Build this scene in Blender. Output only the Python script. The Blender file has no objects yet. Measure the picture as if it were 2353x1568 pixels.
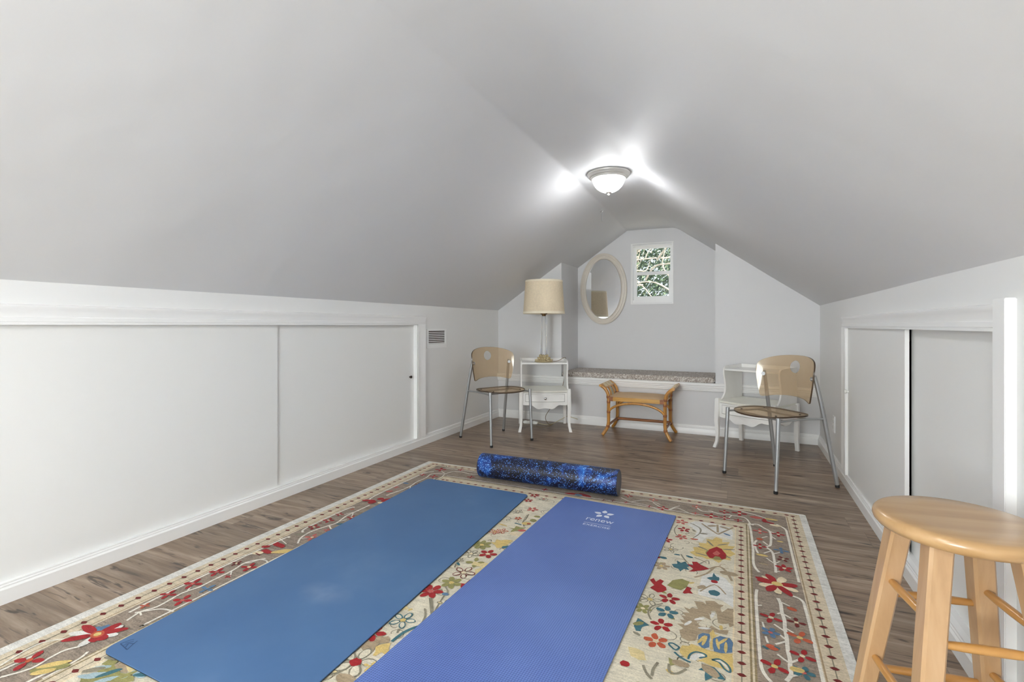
import bpy, bmesh, math, random
from mathutils import Vector, Matrix, noise
PI = math.pi
SC = bpy.context.scene
COL = SC.collection
random.seed(7)

# ------------------------------------------------------------------ materials
def lin(c):
    return tuple(((x / 255) / 12.92 if x / 255 <= 0.04045 else (((x / 255) + 0.055) / 1.055) ** 2.4) for x in c)

def new_mat(name):
    m = bpy.data.materials.new(name)
    m.use_nodes = True
    nt = m.node_tree
    b = nt.nodes['Principled BSDF']
    return m, nt, b

def N(nt, typ, **kw):
    n = nt.nodes.new(typ)
    for k, v in kw.items():
        if k in n.inputs.keys():
            n.inputs[k].default_value = v
        else:
            setattr(n, k, v)
    return n

def ramp(nt, fac, stops, interp='LINEAR'):
    r = nt.nodes.new('ShaderNodeValToRGB')
    r.color_ramp.interpolation = interp
    e = r.color_ramp.elements
    while len(e) < len(stops):
        e.new(0.5)
    for i, (p, c) in enumerate(stops):
        e[i].position = p
        e[i].color = (c[0], c[1], c[2], 1)
    nt.links.new(fac, r.inputs['Fac'])
    return r.outputs['Color']

def coords(nt, scale=(1, 1, 1), kind='Object'):
    tc = nt.nodes.new('ShaderNodeTexCoord')
    mp = nt.nodes.new('ShaderNodeMapping')
    mp.inputs['Scale'].default_value = scale
    nt.links.new(tc.outputs[kind], mp.inputs['Vector'])
    return mp.outputs['Vector']

def bump(nt, b, height, strength, dist):
    bp = N(nt, 'ShaderNodeBump', Strength=strength, Distance=dist)
    nt.links.new(height, bp.inputs['Height'])
    nt.links.new(bp.outputs['Normal'], b.inputs['Normal'])

def simple(name, rgb, rough=0.5, metal=0.0, var=0.0, vscale=6.0, bmp=0.0, bscale=200.0, spec=0.5, coat=0.0):
    m, nt, b = new_mat(name)
    c = lin(rgb)
    b.inputs['Base Color'].default_value = (*c, 1)
    b.inputs['Roughness'].default_value = rough
    b.inputs['Metallic'].default_value = metal
    b.inputs['Specular IOR Level'].default_value = spec
    b.inputs['Coat Weight'].default_value = coat
    v = coords(nt)
    if var:
        n = N(nt, 'ShaderNodeTexNoise', Scale=vscale, Detail=4.0)
        nt.links.new(v, n.inputs['Vector'])
        lo = tuple(x * (1 - var) for x in c)
        hi = tuple(min(1, x * (1 + var)) for x in c)
        nt.links.new(ramp(nt, n.outputs['Fac'], [(0.3, lo), (0.7, hi)]), b.inputs['Base Color'])
    if bmp:
        n2 = N(nt, 'ShaderNodeTexNoise', Scale=bscale, Detail=3.0)
        nt.links.new(v, n2.inputs['Vector'])
        bump(nt, b, n2.outputs['Fac'], bmp, 0.002)
    return m

def paint(name, rgb, rough, big=0.0, fine=0.06):
    m, nt, b = new_mat(name)
    b.inputs['Base Color'].default_value = (*lin(rgb), 1)
    b.inputs['Roughness'].default_value = rough
    b.inputs['Specular IOR Level'].default_value = 0.4
    v = coords(nt)
    a = N(nt, 'ShaderNodeTexNoise', Scale=160.0, Detail=2.0)
    nt.links.new(v, a.inputs['Vector'])
    b1 = N(nt, 'ShaderNodeBump', Strength=fine, Distance=0.002)
    nt.links.new(a.outputs['Fac'], b1.inputs['Height'])
    if big:
        d = N(nt, 'ShaderNodeTexNoise', Scale=2.6, Detail=2.0)
        nt.links.new(v, d.inputs['Vector'])
        b2 = N(nt, 'ShaderNodeBump', Strength=big, Distance=0.03)
        nt.links.new(d.outputs['Fac'], b2.inputs['Height'])
        nt.links.new(b2.outputs['Normal'], b1.inputs['Normal'])
    nt.links.new(b1.outputs['Normal'], b.inputs['Normal'])
    return m

MAT = {}
MAT['ceiling'] = paint('ceiling_paint', (228, 229, 231), 0.6, big=0.25)
MAT['knee'] = paint('knee_wall_paint', (231, 231, 230), 0.45)
MAT['back'] = paint('cool_grey_wall_paint', (218, 218, 219), 0.5)
MAT['trim'] = paint('white_trim_paint', (239, 239, 238), 0.32, fine=0.02)
MAT['door'] = paint('white_door_paint', (233, 233, 231), 0.42, fine=0.03)
MAT['white'] = simple('white_lacquer', (240, 239, 236), 0.35, var=0.03, vscale=9)
MAT['groove_shade'] = simple('groove_shade_grey', (158, 156, 150), 0.6)  # grey that stands in for shade in the drawer gaps
MAT['cream_top'] = simple('cream_lacquer', (231, 230, 220), 0.3, var=0.03, vscale=9)
MAT['knobw'] = simple('white_porcelain', (240, 240, 236), 0.2)
MAT['chrome'] = simple('chrome', (190, 190, 190), 0.15, metal=1.0)
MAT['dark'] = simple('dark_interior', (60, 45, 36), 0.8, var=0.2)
MAT['darkmetal'] = simple('dark_bronze', (70, 62, 55), 0.35, metal=0.9)
MAT['alu'] = simple('satin_aluminium', (176, 178, 180), 0.42, metal=0.75)
MAT['rubber'] = simple('black_rubber', (28, 28, 30), 0.6)
MAT['nickel'] = simple('brushed_nickel', (206, 203, 198), 0.38, metal=0.55)
MAT['brass'] = simple('aged_brass', (120, 92, 60), 0.35, metal=0.9)
MAT['cord'] = simple('cream_cable', (196, 184, 152), 0.5)
MAT['browncord'] = simple('brown_cable', (120, 100, 70), 0.5)
MAT['frame_cream'] = simple('cream_mirror_frame', (216, 208, 196), 0.35, var=0.06, vscale=5)
MAT['linen'] = simple('linen_shade', (228, 212, 184), 0.85, var=0.05, vscale=60, bmp=0.3, bscale=700)
MAT['linen_trim'] = simple('pale_shade_trim', (240, 230, 208), 0.8)
MAT['edge'] = simple('smoked_acrylic_edge', (72, 55, 40), 0.25)
MAT['matdark'] = simple('mat_dark_underside', (22, 26, 36), 0.7)
MAT['logo'] = simple('white_print', (226, 228, 236), 0.6)
MAT['ink'] = simple('dark_blue_print', (22, 62, 104), 0.55)
MAT['cane'] = simple('pale_cane_binding', (214, 196, 160), 0.5, var=0.12, vscale=70)
MAT['greypanel'] = simple('grey_woven_cane', (176, 172, 152), 0.6, var=0.12, vscale=90)

def mat_floor():
    m, nt, b = new_mat('plank_floor')
    L = nt.links
    tc = nt.nodes.new('ShaderNodeTexCoord')
    sp = nt.nodes.new('ShaderNodeSeparateXYZ')
    L.new(tc.outputs['Object'], sp.inputs[0])
    def mth(op, a, bv=None, c=None):
        n = nt.nodes.new('ShaderNodeMath'); n.operation = op
        for i, x in enumerate((a, bv, c)):
            if x is None: continue
            if isinstance(x, (int, float)): n.inputs[i].default_value = x
            else: L.new(x, n.inputs[i])
        return n.outputs[0]
    row = mth('DIVIDE', sp.outputs['Y'], 0.178)
    rid = mth('FLOOR', row)
    rfr = mth('FRACT', row)
    off = nt.nodes.new('ShaderNodeTexWhiteNoise'); off.noise_dimensions = '1D'
    L.new(rid, off.inputs['W'])
    px = mth('ADD', mth('DIVIDE', sp.outputs['X'], 1.22), mth('MULTIPLY', off.outputs['Value'], 3.7))
    pid = mth('FLOOR', px)
    pfr = mth('FRACT', px)
    cmb = nt.nodes.new('ShaderNodeCombineXYZ')
    L.new(pid, cmb.inputs[0]); L.new(rid, cmb.inputs[1])
    wn = nt.nodes.new('ShaderNodeTexWhiteNoise'); wn.noise_dimensions = '3D'
    L.new(cmb.outputs[0], wn.inputs['Vector'])
    # grain, stretched along the plank, shifted per plank
    gx = mth('ADD', mth('MULTIPLY', sp.outputs['X'], 1.0), mth('MULTIPLY', wn.outputs['Value'], 37.0))
    g = nt.nodes.new('ShaderNodeCombineXYZ')
    L.new(mth('MULTIPLY', gx, 2.2), g.inputs[0]); L.new(mth('MULTIPLY', sp.outputs['Y'], 30.0), g.inputs[1]); L.new(mth('MULTIPLY', wn.outputs['Value'], 9.0), g.inputs[2])
    n1 = N(nt, 'ShaderNodeTexNoise', Scale=1.0, Detail=6.0, Roughness=0.62, Distortion=0.4)
    L.new(g.outputs[0], n1.inputs['Vector'])
    base = ramp(nt, n1.outputs['Fac'], [(0.24, lin((82, 63, 48))), (0.46, lin((132, 111, 91))), (0.72, lin((176, 157, 138)))])
    # dark knots and streaks
    k = nt.nodes.new('ShaderNodeCombineXYZ')
    L.new(mth('MULTIPLY', gx, 5.0), k.inputs[0]); L.new(mth('MULTIPLY', sp.outputs['Y'], 38.0), k.inputs[1]); L.new(mth('MULTIPLY', wn.outputs['Value'], 21.0), k.inputs[2])
    n2 = N(nt, 'ShaderNodeTexNoise', Scale=1.0, Detail=3.0, Roughness=0.55, Distortion=0.8)
    L.new(k.outputs[0], n2.inputs['Vector'])
    kn = ramp(nt, n2.outputs['Fac'], [(0.585, (0, 0, 0)), (0.67, (1, 1, 1))])
    mx = N(nt, 'ShaderNodeMix', data_type='RGBA', blend_type='MIX')
    L.new(kn, mx.inputs['Factor']); L.new(base, mx.inputs['A']); mx.inputs['B'].default_value = (*lin((66, 50, 40)), 1)
    tone = ramp(nt, wn.outputs['Value'], [(0.0, (0.78, 0.77, 0.76)), (1.0, (1.10, 1.09, 1.09))])
    m2 = N(nt, 'ShaderNodeMix', data_type='RGBA', blend_type='MULTIPLY', Factor=1.0)
    L.new(mx.outputs['Result'], m2.inputs['A']); L.new(tone, m2.inputs['B'])
    # seams
    s1 = mth('LESS_THAN', rfr, 0.012)
    s2 = mth('LESS_THAN', pfr, 0.0018)
    seam = mth('MULTIPLY', mth('MAXIMUM', s1, s2), 0.45)
    m3 = N(nt, 'ShaderNodeMix', data_type='RGBA', blend_type='MIX')
    L.new(seam, m3.inputs['Factor']); L.new(m2.outputs['Result'], m3.inputs['A']); m3.inputs['B'].default_value = (*lin((62, 50, 42)), 1)
    L.new(m3.outputs['Result'], b.inputs['Base Color'])
    b.inputs['Roughness'].default_value = 0.31
    bump(nt, b, n1.outputs['Fac'], 0.08, 0.002)
    return m
MAT['floor'] = mat_floor()

def mat_wood(name, c0, c1, c2, axis, rough=0.3, coat=0.4, sc=1.0):
    m, nt, b = new_mat(name)
    s = [26 * sc, 26 * sc, 26 * sc]; s[axis] = 2.4 * sc
    v = coords(nt, tuple(s))
    n = N(nt, 'ShaderNodeTexNoise', Scale=1.0, Detail=5.0, Roughness=0.55, Distortion=0.6)
    nt.links.new(v, n.inputs['Vector'])
    nt.links.new(ramp(nt, n.outputs['Fac'], [(0.25, lin(c0)), (0.5, lin(c1)), (0.78, lin(c2))]), b.inputs['Base Color'])
    b.inputs['Roughness'].default_value = rough
    b.inputs['Coat Weight'].default_value = coat
    b.inputs['Coat Roughness'].default_value = 0.15
    return m
MAT['seatwood'] = mat_wood('maple_seat', (160, 124, 82), (178, 142, 97), (190, 155, 111), 0)
MAT['legwood'] = mat_wood('maple_leg', (164, 129, 91), (184, 149, 110), (196, 163, 126), 2)
MAT['rungwood'] = mat_wood('maple_rung', (166, 115, 55), (184, 134, 71), (198, 153, 91), 0)
MAT['rattan'] = mat_wood('rattan_cane', (152, 100, 42), (190, 134, 60), (212, 162, 84), 2, rough=0.32, coat=0.3)
MAT['rattan_rail'] = mat_wood('rattan_flat_rail', (176, 126, 52), (200, 150, 70), (214, 168, 92), 0, rough=0.35, coat=0.3)
MAT['rattan_dark'] = mat_wood('rattan_binding', (118, 70, 34), (150, 92, 48), (178, 116, 62), 0, rough=0.4, coat=0.2, sc=3)

def mat_rush():
    m, nt, b = new_mat('woven_rush')
    v = coords(nt, (1, 1, 1))
    w = N(nt, 'ShaderNodeTexWave', Scale=60.0, Distortion=2.5, Detail=3.0)
    w.bands_direction = 'X'
    nt.links.new(v, w.inputs['Vector'])
    nt.links.new(ramp(nt, w.outputs['Fac'], [(0.1, lin((178, 142, 102))), (0.6, lin((212, 180, 140))), (1.0, lin((228, 204, 168)))]), b.inputs['Base Color'])
    b.inputs['Roughness'].default_value = 0.7
    bump(nt, b, w.outputs['Fac'], 0.4, 0.003)
    return m
MAT['rush'] = mat_rush()

def thin_fresnel(nt):
    lw = nt.nodes.new('ShaderNodeLayerWeight')
    p = N(nt, 'ShaderNodeMath', operation='POWER'); nt.links.new(lw.outputs['Facing'], p.inputs[0]); p.inputs[1].default_value = 4.5
    q = N(nt, 'ShaderNodeMath', operation='MULTIPLY_ADD'); nt.links.new(p.outputs[0], q.inputs[0]); q.inputs[1].default_value = 0.16; q.inputs[2].default_value = 0.022
    return q.outputs[0]

def mat_acrylic():
    m, nt, b = new_mat('smoked_acrylic')
    nt.nodes.remove(b)
    out = nt.nodes['Material Output']
    t = N(nt, 'ShaderNodeBsdfTransparent'); t.inputs['Color'].default_value = (0.90, 0.825, 0.72, 1)
    d = N(nt, 'ShaderNodeBsdfDiffuse'); d.inputs['Color'].default_value = (*lin((214, 190, 158)), 1)
    g = N(nt, 'ShaderNodeBsdfGlossy', Roughness=0.06)
    fr = thin_fresnel(nt)
    m0 = N(nt, 'ShaderNodeMixShader'); m0.inputs[0].default_value = 0.2
    mx = N(nt, 'ShaderNodeMixShader')
    nt.links.new(t.outputs[0], m0.inputs[1]); nt.links.new(d.outputs[0], m0.inputs[2])
    nt.links.new(fr, mx.inputs[0]); nt.links.new(m0.outputs[0], mx.inputs[1]); nt.links.new(g.outputs[0], mx.inputs[2])
    nt.links.new(mx.outputs[0], out.inputs['Surface'])
    return m
MAT['acrylic'] = mat_acrylic()

def mat_pane():
    m, nt, b = new_mat('window_glass')
    nt.nodes.remove(b)
    out = nt.nodes['Material Output']
    t = N(nt, 'ShaderNodeBsdfTransparent'); t.inputs['Color'].default_value = (0.96, 0.98, 0.97, 1)
    g = N(nt, 'ShaderNodeBsdfGlossy', Roughness=0.02)
    fr = thin_fresnel(nt)
    mx = N(nt, 'ShaderNodeMixShader')
    nt.links.new(fr, mx.inputs[0]); nt.links.new(t.outputs[0], mx.inputs[1]); nt.links.new(g.outputs[0], mx.inputs[2])
    nt.links.new(mx.outputs[0], out.inputs['Surface'])
    return m
MAT['pane'] = mat_pane()

def mat_glass(name, col, rough, ior=1.45):
    m, nt, b = new_mat(name)
    b.inputs['Base Color'].default_value = (*col, 1)
    b.inputs['Transmission Weight'].default_value = 1.0
    b.inputs['Roughness'].default_value = rough
    b.inputs['IOR'].default_value = ior
    return m
MAT['clearglass'] = mat_glass('clear_glass', (0.97, 0.97, 0.97), 0.08)
m, nt, b = new_mat('gold_glass')
b.inputs['Base Color'].default_value = (*lin((238, 220, 176)), 1)
b.inputs['Transmission Weight'].default_value = 0.5
b.inputs['Roughness'].default_value = 0.08
MAT['goldglass'] = m
m, nt, b = new_mat('mirror_silver')
b.inputs['Base Color'].default_value = (0.93, 0.94, 0.94, 1); b.inputs['Metallic'].default_value = 1.0; b.inputs['Roughness'].default_value = 0.015
MAT['mirror'] = m
m, nt, b = new_mat('lit_bowl_glass')
b.inputs['Base Color'].default_value = (0.95, 0.95, 0.93, 1); b.inputs['Roughness'].default_value = 0.3
b.inputs['Emission Color'].default_value = (0.985, 0.99, 1.0, 1); BOWL = 50.0
MAT['bowl'] = m
# glow weighted to the bowl's bottom and weakened at the rim, softening ceiling hot spots
_g = nt.nodes.new('ShaderNodeNewGeometry'); _s = nt.nodes.new('ShaderNodeSeparateXYZ'); nt.links.new(_g.outputs['Normal'], _s.inputs[0])
_r = N(nt, 'ShaderNodeMapRange'); nt.links.new(_s.outputs['Z'], _r.inputs[0])
_r.inputs[1].default_value = 0.0; _r.inputs[2].default_value = -1.0; _r.inputs[3].default_value = BOWL * 0.28; _r.inputs[4].default_value = BOWL * 1.15
nt.links.new(_r.outputs[0], b.inputs['Emission Strength'])

def mat_roller():
    m, nt, b = new_mat('speckled_foam')
    v = coords(nt, (1, 1, 1))
    big = N(nt, 'ShaderNodeTexNoise', Scale=6.5, Detail=3.0, Roughness=0.6, Distortion=1.2)
    nt.links.new(v, big.inputs['Vector'])
    base = ramp(nt, big.outputs['Fac'], [(0.38, lin((6, 8, 18))), (0.52, lin((9, 18, 56))), (0.62, lin((14, 60, 138))), (0.72, lin((40, 116, 200)))])
    vo = N(nt, 'ShaderNodeTexVoronoi', Scale=150.0)
    nt.links.new(v, vo.inputs['Vector'])
    sep = nt.nodes.new('ShaderNodeSeparateColor'); nt.links.new(vo.outputs['Color'], sep.inputs[0])
    size = N(nt, 'ShaderNodeMath', operation='LESS_THAN'); nt.links.new(vo.outputs['Distance'], size.inputs[0])
    th = N(nt, 'ShaderNodeMath', operation='MULTIPLY_ADD'); nt.links.new(sep.outputs[0], th.inputs[0]); th.inputs[1].default_value = 0.62; th.inputs[2].default_value = -0.12
    nt.links.new(th.outputs[0], size.inputs[1])
    spk = ramp(nt, big.outputs['Fac'], [(0.34, lin((70, 90, 160))), (0.52, lin((90, 148, 226))), (0.68, lin((150, 205, 250)))])
    mx = N(nt, 'ShaderNodeMix', data_type='RGBA')
    nt.links.new(size.outputs[0], mx.inputs['Factor']); nt.links.new(base, mx.inputs['A']); nt.links.new(spk, mx.inputs['B'])
    nt.links.new(mx.outputs['Result'], b.inputs['Base Color'])
    b.inputs['Roughness'].default_value = 0.45
    bump(nt, b, vo.outputs['Distance'], 0.25, 0.002)
    return m
MAT['roller'] = mat_roller()
MAT['rollerend'] = simple('grey_foam_end', (104, 104, 108), 0.7, var=0.12, vscale=60)

def mat_mat1():
    m, nt, b = new_mat('smooth_blue_mat')
    v = coords(nt)
    # a pale scuff mark near the middle of the mat
    mp = nt.nodes.new('ShaderNodeMapping'); nt.links.new(v, mp.inputs['Vector'])
    mp.inputs['Location'].default_value = (-0.05 / 0.13, 0.375 / 0.075, 0); mp.inputs['Scale'].default_value = (1 / 0.13, 1 / 0.075, 0.0)
    gr = nt.nodes.new('ShaderNodeTexGradient'); gr.gradient_type = 'SPHERICAL'; nt.links.new(mp.outputs['Vector'], gr.inputs['Vector'])
    ns = N(nt, 'ShaderNodeTexNoise', Scale=18.0, Detail=4.0); nt.links.new(v, ns.inputs['Vector'])
    sc_ = N(nt, 'ShaderNodeMath', operation='MULTIPLY'); nt.links.new(gr.outputs['Fac'], sc_.inputs[0]); hf = N(nt, 'ShaderNodeMath', operation='MULTIPLY'); nt.links.new(ns.outputs['Fac'], hf.inputs[0]); hf.inputs[1].default_value = 0.4
    nt.links.new(hf.outputs[0], sc_.inputs[1])
    mx = N(nt, 'ShaderNodeMix', data_type='RGBA'); nt.links.new(sc_.outputs[0], mx.inputs['Factor']); mx.inputs['B'].default_value = (*lin((160, 172, 196)), 1)
    nt.links.new(mx.outputs['Result'], b.inputs['Base Color'])
    n = N(nt, 'ShaderNodeTexNoise', Scale=2.2, Detail=5.0, Roughness=0.55)
    nt.links.new(v, n.inputs['Vector'])
    nt.links.new(ramp(nt, n.outputs['Fac'], [(0.25, lin((62, 98, 142))), (0.55, lin((72, 107, 149))), (0.8, lin((90, 121, 160)))]), mx.inputs['A'])
    b.inputs['Roughness'].default_value = 0.6
    return m
MAT['mat1'] = mat_mat1()

def mat_mat2():
    m, nt, b = new_mat('ribbed_periwinkle_mat')
    v = coords(nt)
    sp = nt.nodes.new('ShaderNodeSeparateXYZ'); nt.links.new(v, sp.inputs[0])
    def wave(o):
        a = N(nt, 'ShaderNodeMath', operation='MULTIPLY'); nt.links.new(o, a.inputs[0]); a.inputs[1].default_value = 2 * PI / 0.0075
        s = N(nt, 'ShaderNodeMath', operation='SINE'); nt.links.new(a.outputs[0], s.inputs[0]); return s.outputs[0]
    mul = N(nt, 'ShaderNodeMath', operation='ADD'); nt.links.new(wave(sp.outputs['X']), mul.inputs[0]); nt.links.new(wave(sp.outputs['Y']), mul.inputs[1])
    h = N(nt, 'ShaderNodeMapRange'); nt.links.new(mul.outputs[0], h.inputs[0]); h.inputs[1].default_value = -2; h.inputs[2].default_value = 2
    nz = N(nt, 'ShaderNodeTexNoise', Scale=2.0, Detail=4.0); nt.links.new(v, nz.inputs['Vector'])
    c1 = ramp(nt, nz.outputs['Fac'], [(0.3, lin((90, 115, 178))), (0.7, lin((104, 130, 192)))])
    dk = N(nt, 'ShaderNodeMix', data_type='RGBA', blend_type='MULTIPLY'); dk.inputs['Factor'].default_value = 1.0
    nt.links.new(c1, dk.inputs['A'])
    nt.links.new(ramp(nt, h.outputs[0], [(0.15, (0.50, 0.54, 0.66)), (0.6, (1, 1, 1))]), dk.inputs['B'])
    nt.links.new(dk.outputs['Result'], b.inputs['Base Color'])
    b.inputs['Roughness'].default_value = 0.55
    bump(nt, b, h.outputs[0], 0.5, 0.0015)
    return m
MAT['mat2'] = mat_mat2()

def mat_cushion():
    m, nt, b = new_mat('patterned_cushion_fabric')
    v = coords(nt)
    w = N(nt, 'ShaderNodeTexVoronoi', Scale=30.0, feature='DISTANCE_TO_EDGE')
    n = N(nt, 'ShaderNodeTexNoise', Scale=12.0, Detail=2.0)
    nt.links.new(v, n.inputs['Vector'])
    ad = N(nt, 'ShaderNodeMix', data_type='RGBA', blend_type='LINEAR_LIGHT'); ad.inputs['Factor'].default_value = 0.12
    nt.links.new(v, ad.inputs['A']); nt.links.new(n.outputs['Color'], ad.inputs['B'])
    nt.links.new(ad.outputs['Result'], w.inputs['Vector'])
    nt.links.new(ramp(nt, w.outputs['Distance'], [(0.06, lin((216, 211, 204))), (0.12, lin((150, 139, 131))), (0.4, lin((172, 160, 151)))]), b.inputs['Base Color'])
    b.inputs['Roughness'].default_value = 0.9
    return m
MAT['cushion'] = mat_cushion()

# ------------------------------------------------------------------ mesh helpers
def bm_new():
    return bmesh.new()

def box(bm, x0, y0, z0, x1, y1, z1, bev=0.0, mat=0):
    vs = [bm.verts.new(p) for p in ((x0,y0,z0),(x1,y0,z0),(x1,y1,z0),(x0,y1,z0),(x0,y0,z1),(x1,y0,z1),(x1,y1,z1),(x0,y1,z1))]
    fs = [bm.faces.new([vs[i] for i in f]) for f in ((3,2,1,0),(4,5,6,7),(0,1,5,4),(1,2,6,5),(2,3,7,6),(3,0,4,7))]
    for f in fs: f.material_index = mat
    if bev:
        es = list({e for f in fs for e in f.edges})
        bmesh.ops.bevel(bm, geom=es, offset=bev, segments=2, affect='EDGES', clamp_overlap=True)
    return fs

def prism(bm, poly, axis, a0, a1, mat=0):
    """poly: 2D outline; axis 'x': (y,z), 'y': (x,z), 'z': (x,y); extruded a0..a1"""
    def P(p, a):
        return {'x': (a, p[0], p[1]), 'y': (p[0], a, p[1]), 'z': (p[0], p[1], a)}[axis]
    A = [bm.verts.new(P(p, a0)) for p in poly]
    B = [bm.verts.new(P(p, a1)) for p in poly]
    n = len(poly)
    fs = [bm.faces.new(A), bm.faces.new(B[::-1])]
    for i in range(n):
        fs.append(bm.faces.new((A[i], B[i], B[(i+1) % n], A[(i+1) % n])))
    for f in fs: f.material_index = mat
    return fs

def tube(bm, pts, r, seg=10, cap=True, squash=None, mat=0):
    pts = [Vector(p) for p in pts]
    n = len(pts)
    rs = r if isinstance(r, (list, tuple)) else [r] * n
    tan = []
    for i in range(n):
        a = pts[max(i-1, 0)]; c = pts[min(i+1, n-1)]
        tan.append((c - a).normalized())
    ref = Vector((0, 0, 1)) if abs(tan[0].z) < 0.9 else Vector((1, 0, 0))
    u = tan[0].cross(ref).normalized()
    rings = []
    for i in range(n):
        if i:
            u = (u - tan[i] * u.dot(tan[i])).normalized()
        w = tan[i].cross(u)
        ring = []
        for k in range(seg):
            a = 2 * PI * k / seg
            ring.append(bm.verts.new(pts[i] + (u * math.cos(a) + w * math.sin(a)) * rs[i]))
        rings.append(ring)
    for i in range(n-1):
        for k in range(seg):
            f = bm.faces.new((rings[i][k], rings[i][(k+1) % seg], rings[i+1][(k+1) % seg], rings[i+1][k])); f.material_index = mat
    if cap:
        bm.faces.new(rings[0][::-1]).material_index = mat
        bm.faces.new(rings[-1]).material_index = mat

def spline(pts, n=6):
    """Catmull-Rom through pts"""
    P = [Vector(p) for p in pts]
    out = []
    for i in range(len(P)-1):
        p0 = P[max(i-1, 0)]; p1 = P[i]; p2 = P[i+1]; p3 = P[min(i+2, len(P)-1)]
        for k in range(n):
            t = k / n
            out.append(0.5*((2*p1)+(p2-p0)*t+(2*p0-5*p1+4*p2-p3)*t*t+(3*p1-p0-3*p2+p3)*t**3))
    out.append(P[-1])
    return out

def lathe(bm, prof, seg=32, c=(0,0,0), mat=0, cap0=True, cap1=True):
    rings = []
    for (r, z) in prof:
        if r < 1e-5:
            rings.append([bm.verts.new((c[0], c[1], c[2]+z))])
        else:
            rings.append([bm.verts.new((c[0]+r*math.cos(2*PI*k/seg), c[1]+r*math.sin(2*PI*k/seg), c[2]+z)) for k in range(seg)])
    for a, b in zip(rings, rings[1:]):
        for k in range(seg):
            k2 = (k+1) % seg
            if len(a) == 1 and len(b) == 1: continue
            if len(a) == 1: f = bm.faces.new((a[0], b[k2], b[k]))
            elif len(b) == 1: f = bm.faces.new((a[k], a[k2], b[0]))
            else: f = bm.faces.new((a[k], a[k2], b[k2], b[k]))
            f.material_index = mat
    if cap0 and len(rings[0]) > 1: bm.faces.new(rings[0][::-1]).material_index = mat
    if cap1 and len(rings[-1]) > 1: bm.faces.new(rings[-1]).material_index = mat

def loft_sq(bm, secs, ch=0.0, mat=0):
    """secs: (x,y,z,hx,hy[,rot]); square sections with optional chamfer"""
    rings = []
    for s in secs:
        x, y, z, hx, hy = s[:5]; ro = s[5] if len(s) > 5 else 0
        if ch:
            q = [(-hx+ch,-hy),(hx-ch,-hy),(hx,-hy+ch),(hx,hy-ch),(hx-ch,hy),(-hx+ch,hy),(-hx,hy-ch),(-hx,-hy+ch)]
        else:
            q = [(-hx,-hy),(hx,-hy),(hx,hy),(-hx,hy)]
        c, sn = math.cos(ro), math.sin(ro)
        rings.append([bm.verts.new((x+a*c-b*sn, y+a*sn+b*c, z)) for a, b in q])
    n = len(rings[0])
    for a, b in zip(rings, rings[1:]):
        for k in range(n):
            bm.faces.new((a[k], a[(k+1) % n], b[(k+1) % n], b[k])).material_index = mat
    bm.faces.new(rings[0][::-1]).material_index = mat
    bm.faces.new(rings[-1]).material_index = mat

def obj(name, bm, mats, parent=None, loc=None, smooth=35, rz=None):
    bmesh.ops.recalc_face_normals(bm, faces=bm.faces)
    me = bpy.data.meshes.new(name)
    bm.to_mesh(me); bm.free()
    for m_ in (mats if isinstance(mats, (list, tuple)) else [mats]):
        me.materials.append(MAT[m_] if isinstance(m_, str) else m_)
    if smooth is not None:
        me.polygons.foreach_set('use_smooth', [True] * len(me.polygons))
        me.set_sharp_from_angle(angle=math.radians(smooth))
    o = bpy.data.objects.new(name, me)
    COL.objects.link(o)
    if parent is not None: o.parent = parent
    if loc is not None: o.location = loc
    if rz is not None: o.rotation_euler = (0, 0, rz)
    return o

def tag(o, label, cat, group=None, kind=None):
    o['label'] = label; o['category'] = cat
    if group: o['group'] = group
    if kind: o['kind'] = kind
    return o

def thing(name, label, cat, loc=(0,0,0), rz=0.0, group=None):
    o = bpy.data.objects.new(name, None)
    o.empty_display_size = 0.1
    COL.objects.link(o)
    o.location = loc; o.rotation_euler = (0, 0, rz)
    return tag(o, label, cat, group)

def struct(name, bm, mats, label, cat, smooth=30, parent=None):
    o = obj(name, bm, mats, parent, smooth=smooth)
    return tag(o, label, cat, kind='structure')

def dup(root, loc, rz, label, group=None):
    r = root.copy(); COL.objects.link(r)
    r.location = loc; r.rotation_euler = (0, 0, rz); r['label'] = label
    if group: r['group'] = group
    for ch in list(root.children):
        c = ch.copy(); COL.objects.link(c); c.parent = r
        for g in ch.children:
            d = g.copy(); COL.objects.link(d); d.parent = c
    return r

# ------------------------------------------------------------------ the room
XL, XR, YB, YA, YF = -2.40, 0.605, 4.76, 5.325, -2.4     # knee walls, end wall, alcove wall, wall behind
ZE, ZC = 1.165, 2.03                                      # eave and flat ceiling heights
AX0, AX1, SEATZ = -1.67, -0.20, 0.462                     # alcove
WX0, WX1, WZ0, WZ1 = -1.061, -0.636, 1.241, 1.865         # window opening

def jl(y):
    return -1.04 - 0.07 * max(0.0, min(1.0, (y - 3.1) / 2.2))
JR = -0.605
def zceil(x, y):
    a = jl(y)
    if x < a: return ZE + (x - XL) * (ZC - ZE) / (a - XL)
    if x > JR: return ZE + (XR - x) * (ZC - ZE) / (XR - JR)
    return ZC

bm = bm_new()
box(bm, -4.2, YF, -0.06, 2.4, YA, 0.0)
struct('floor', bm, 'floor', 'grey-brown wood plank floor under the rug', 'floor')

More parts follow.
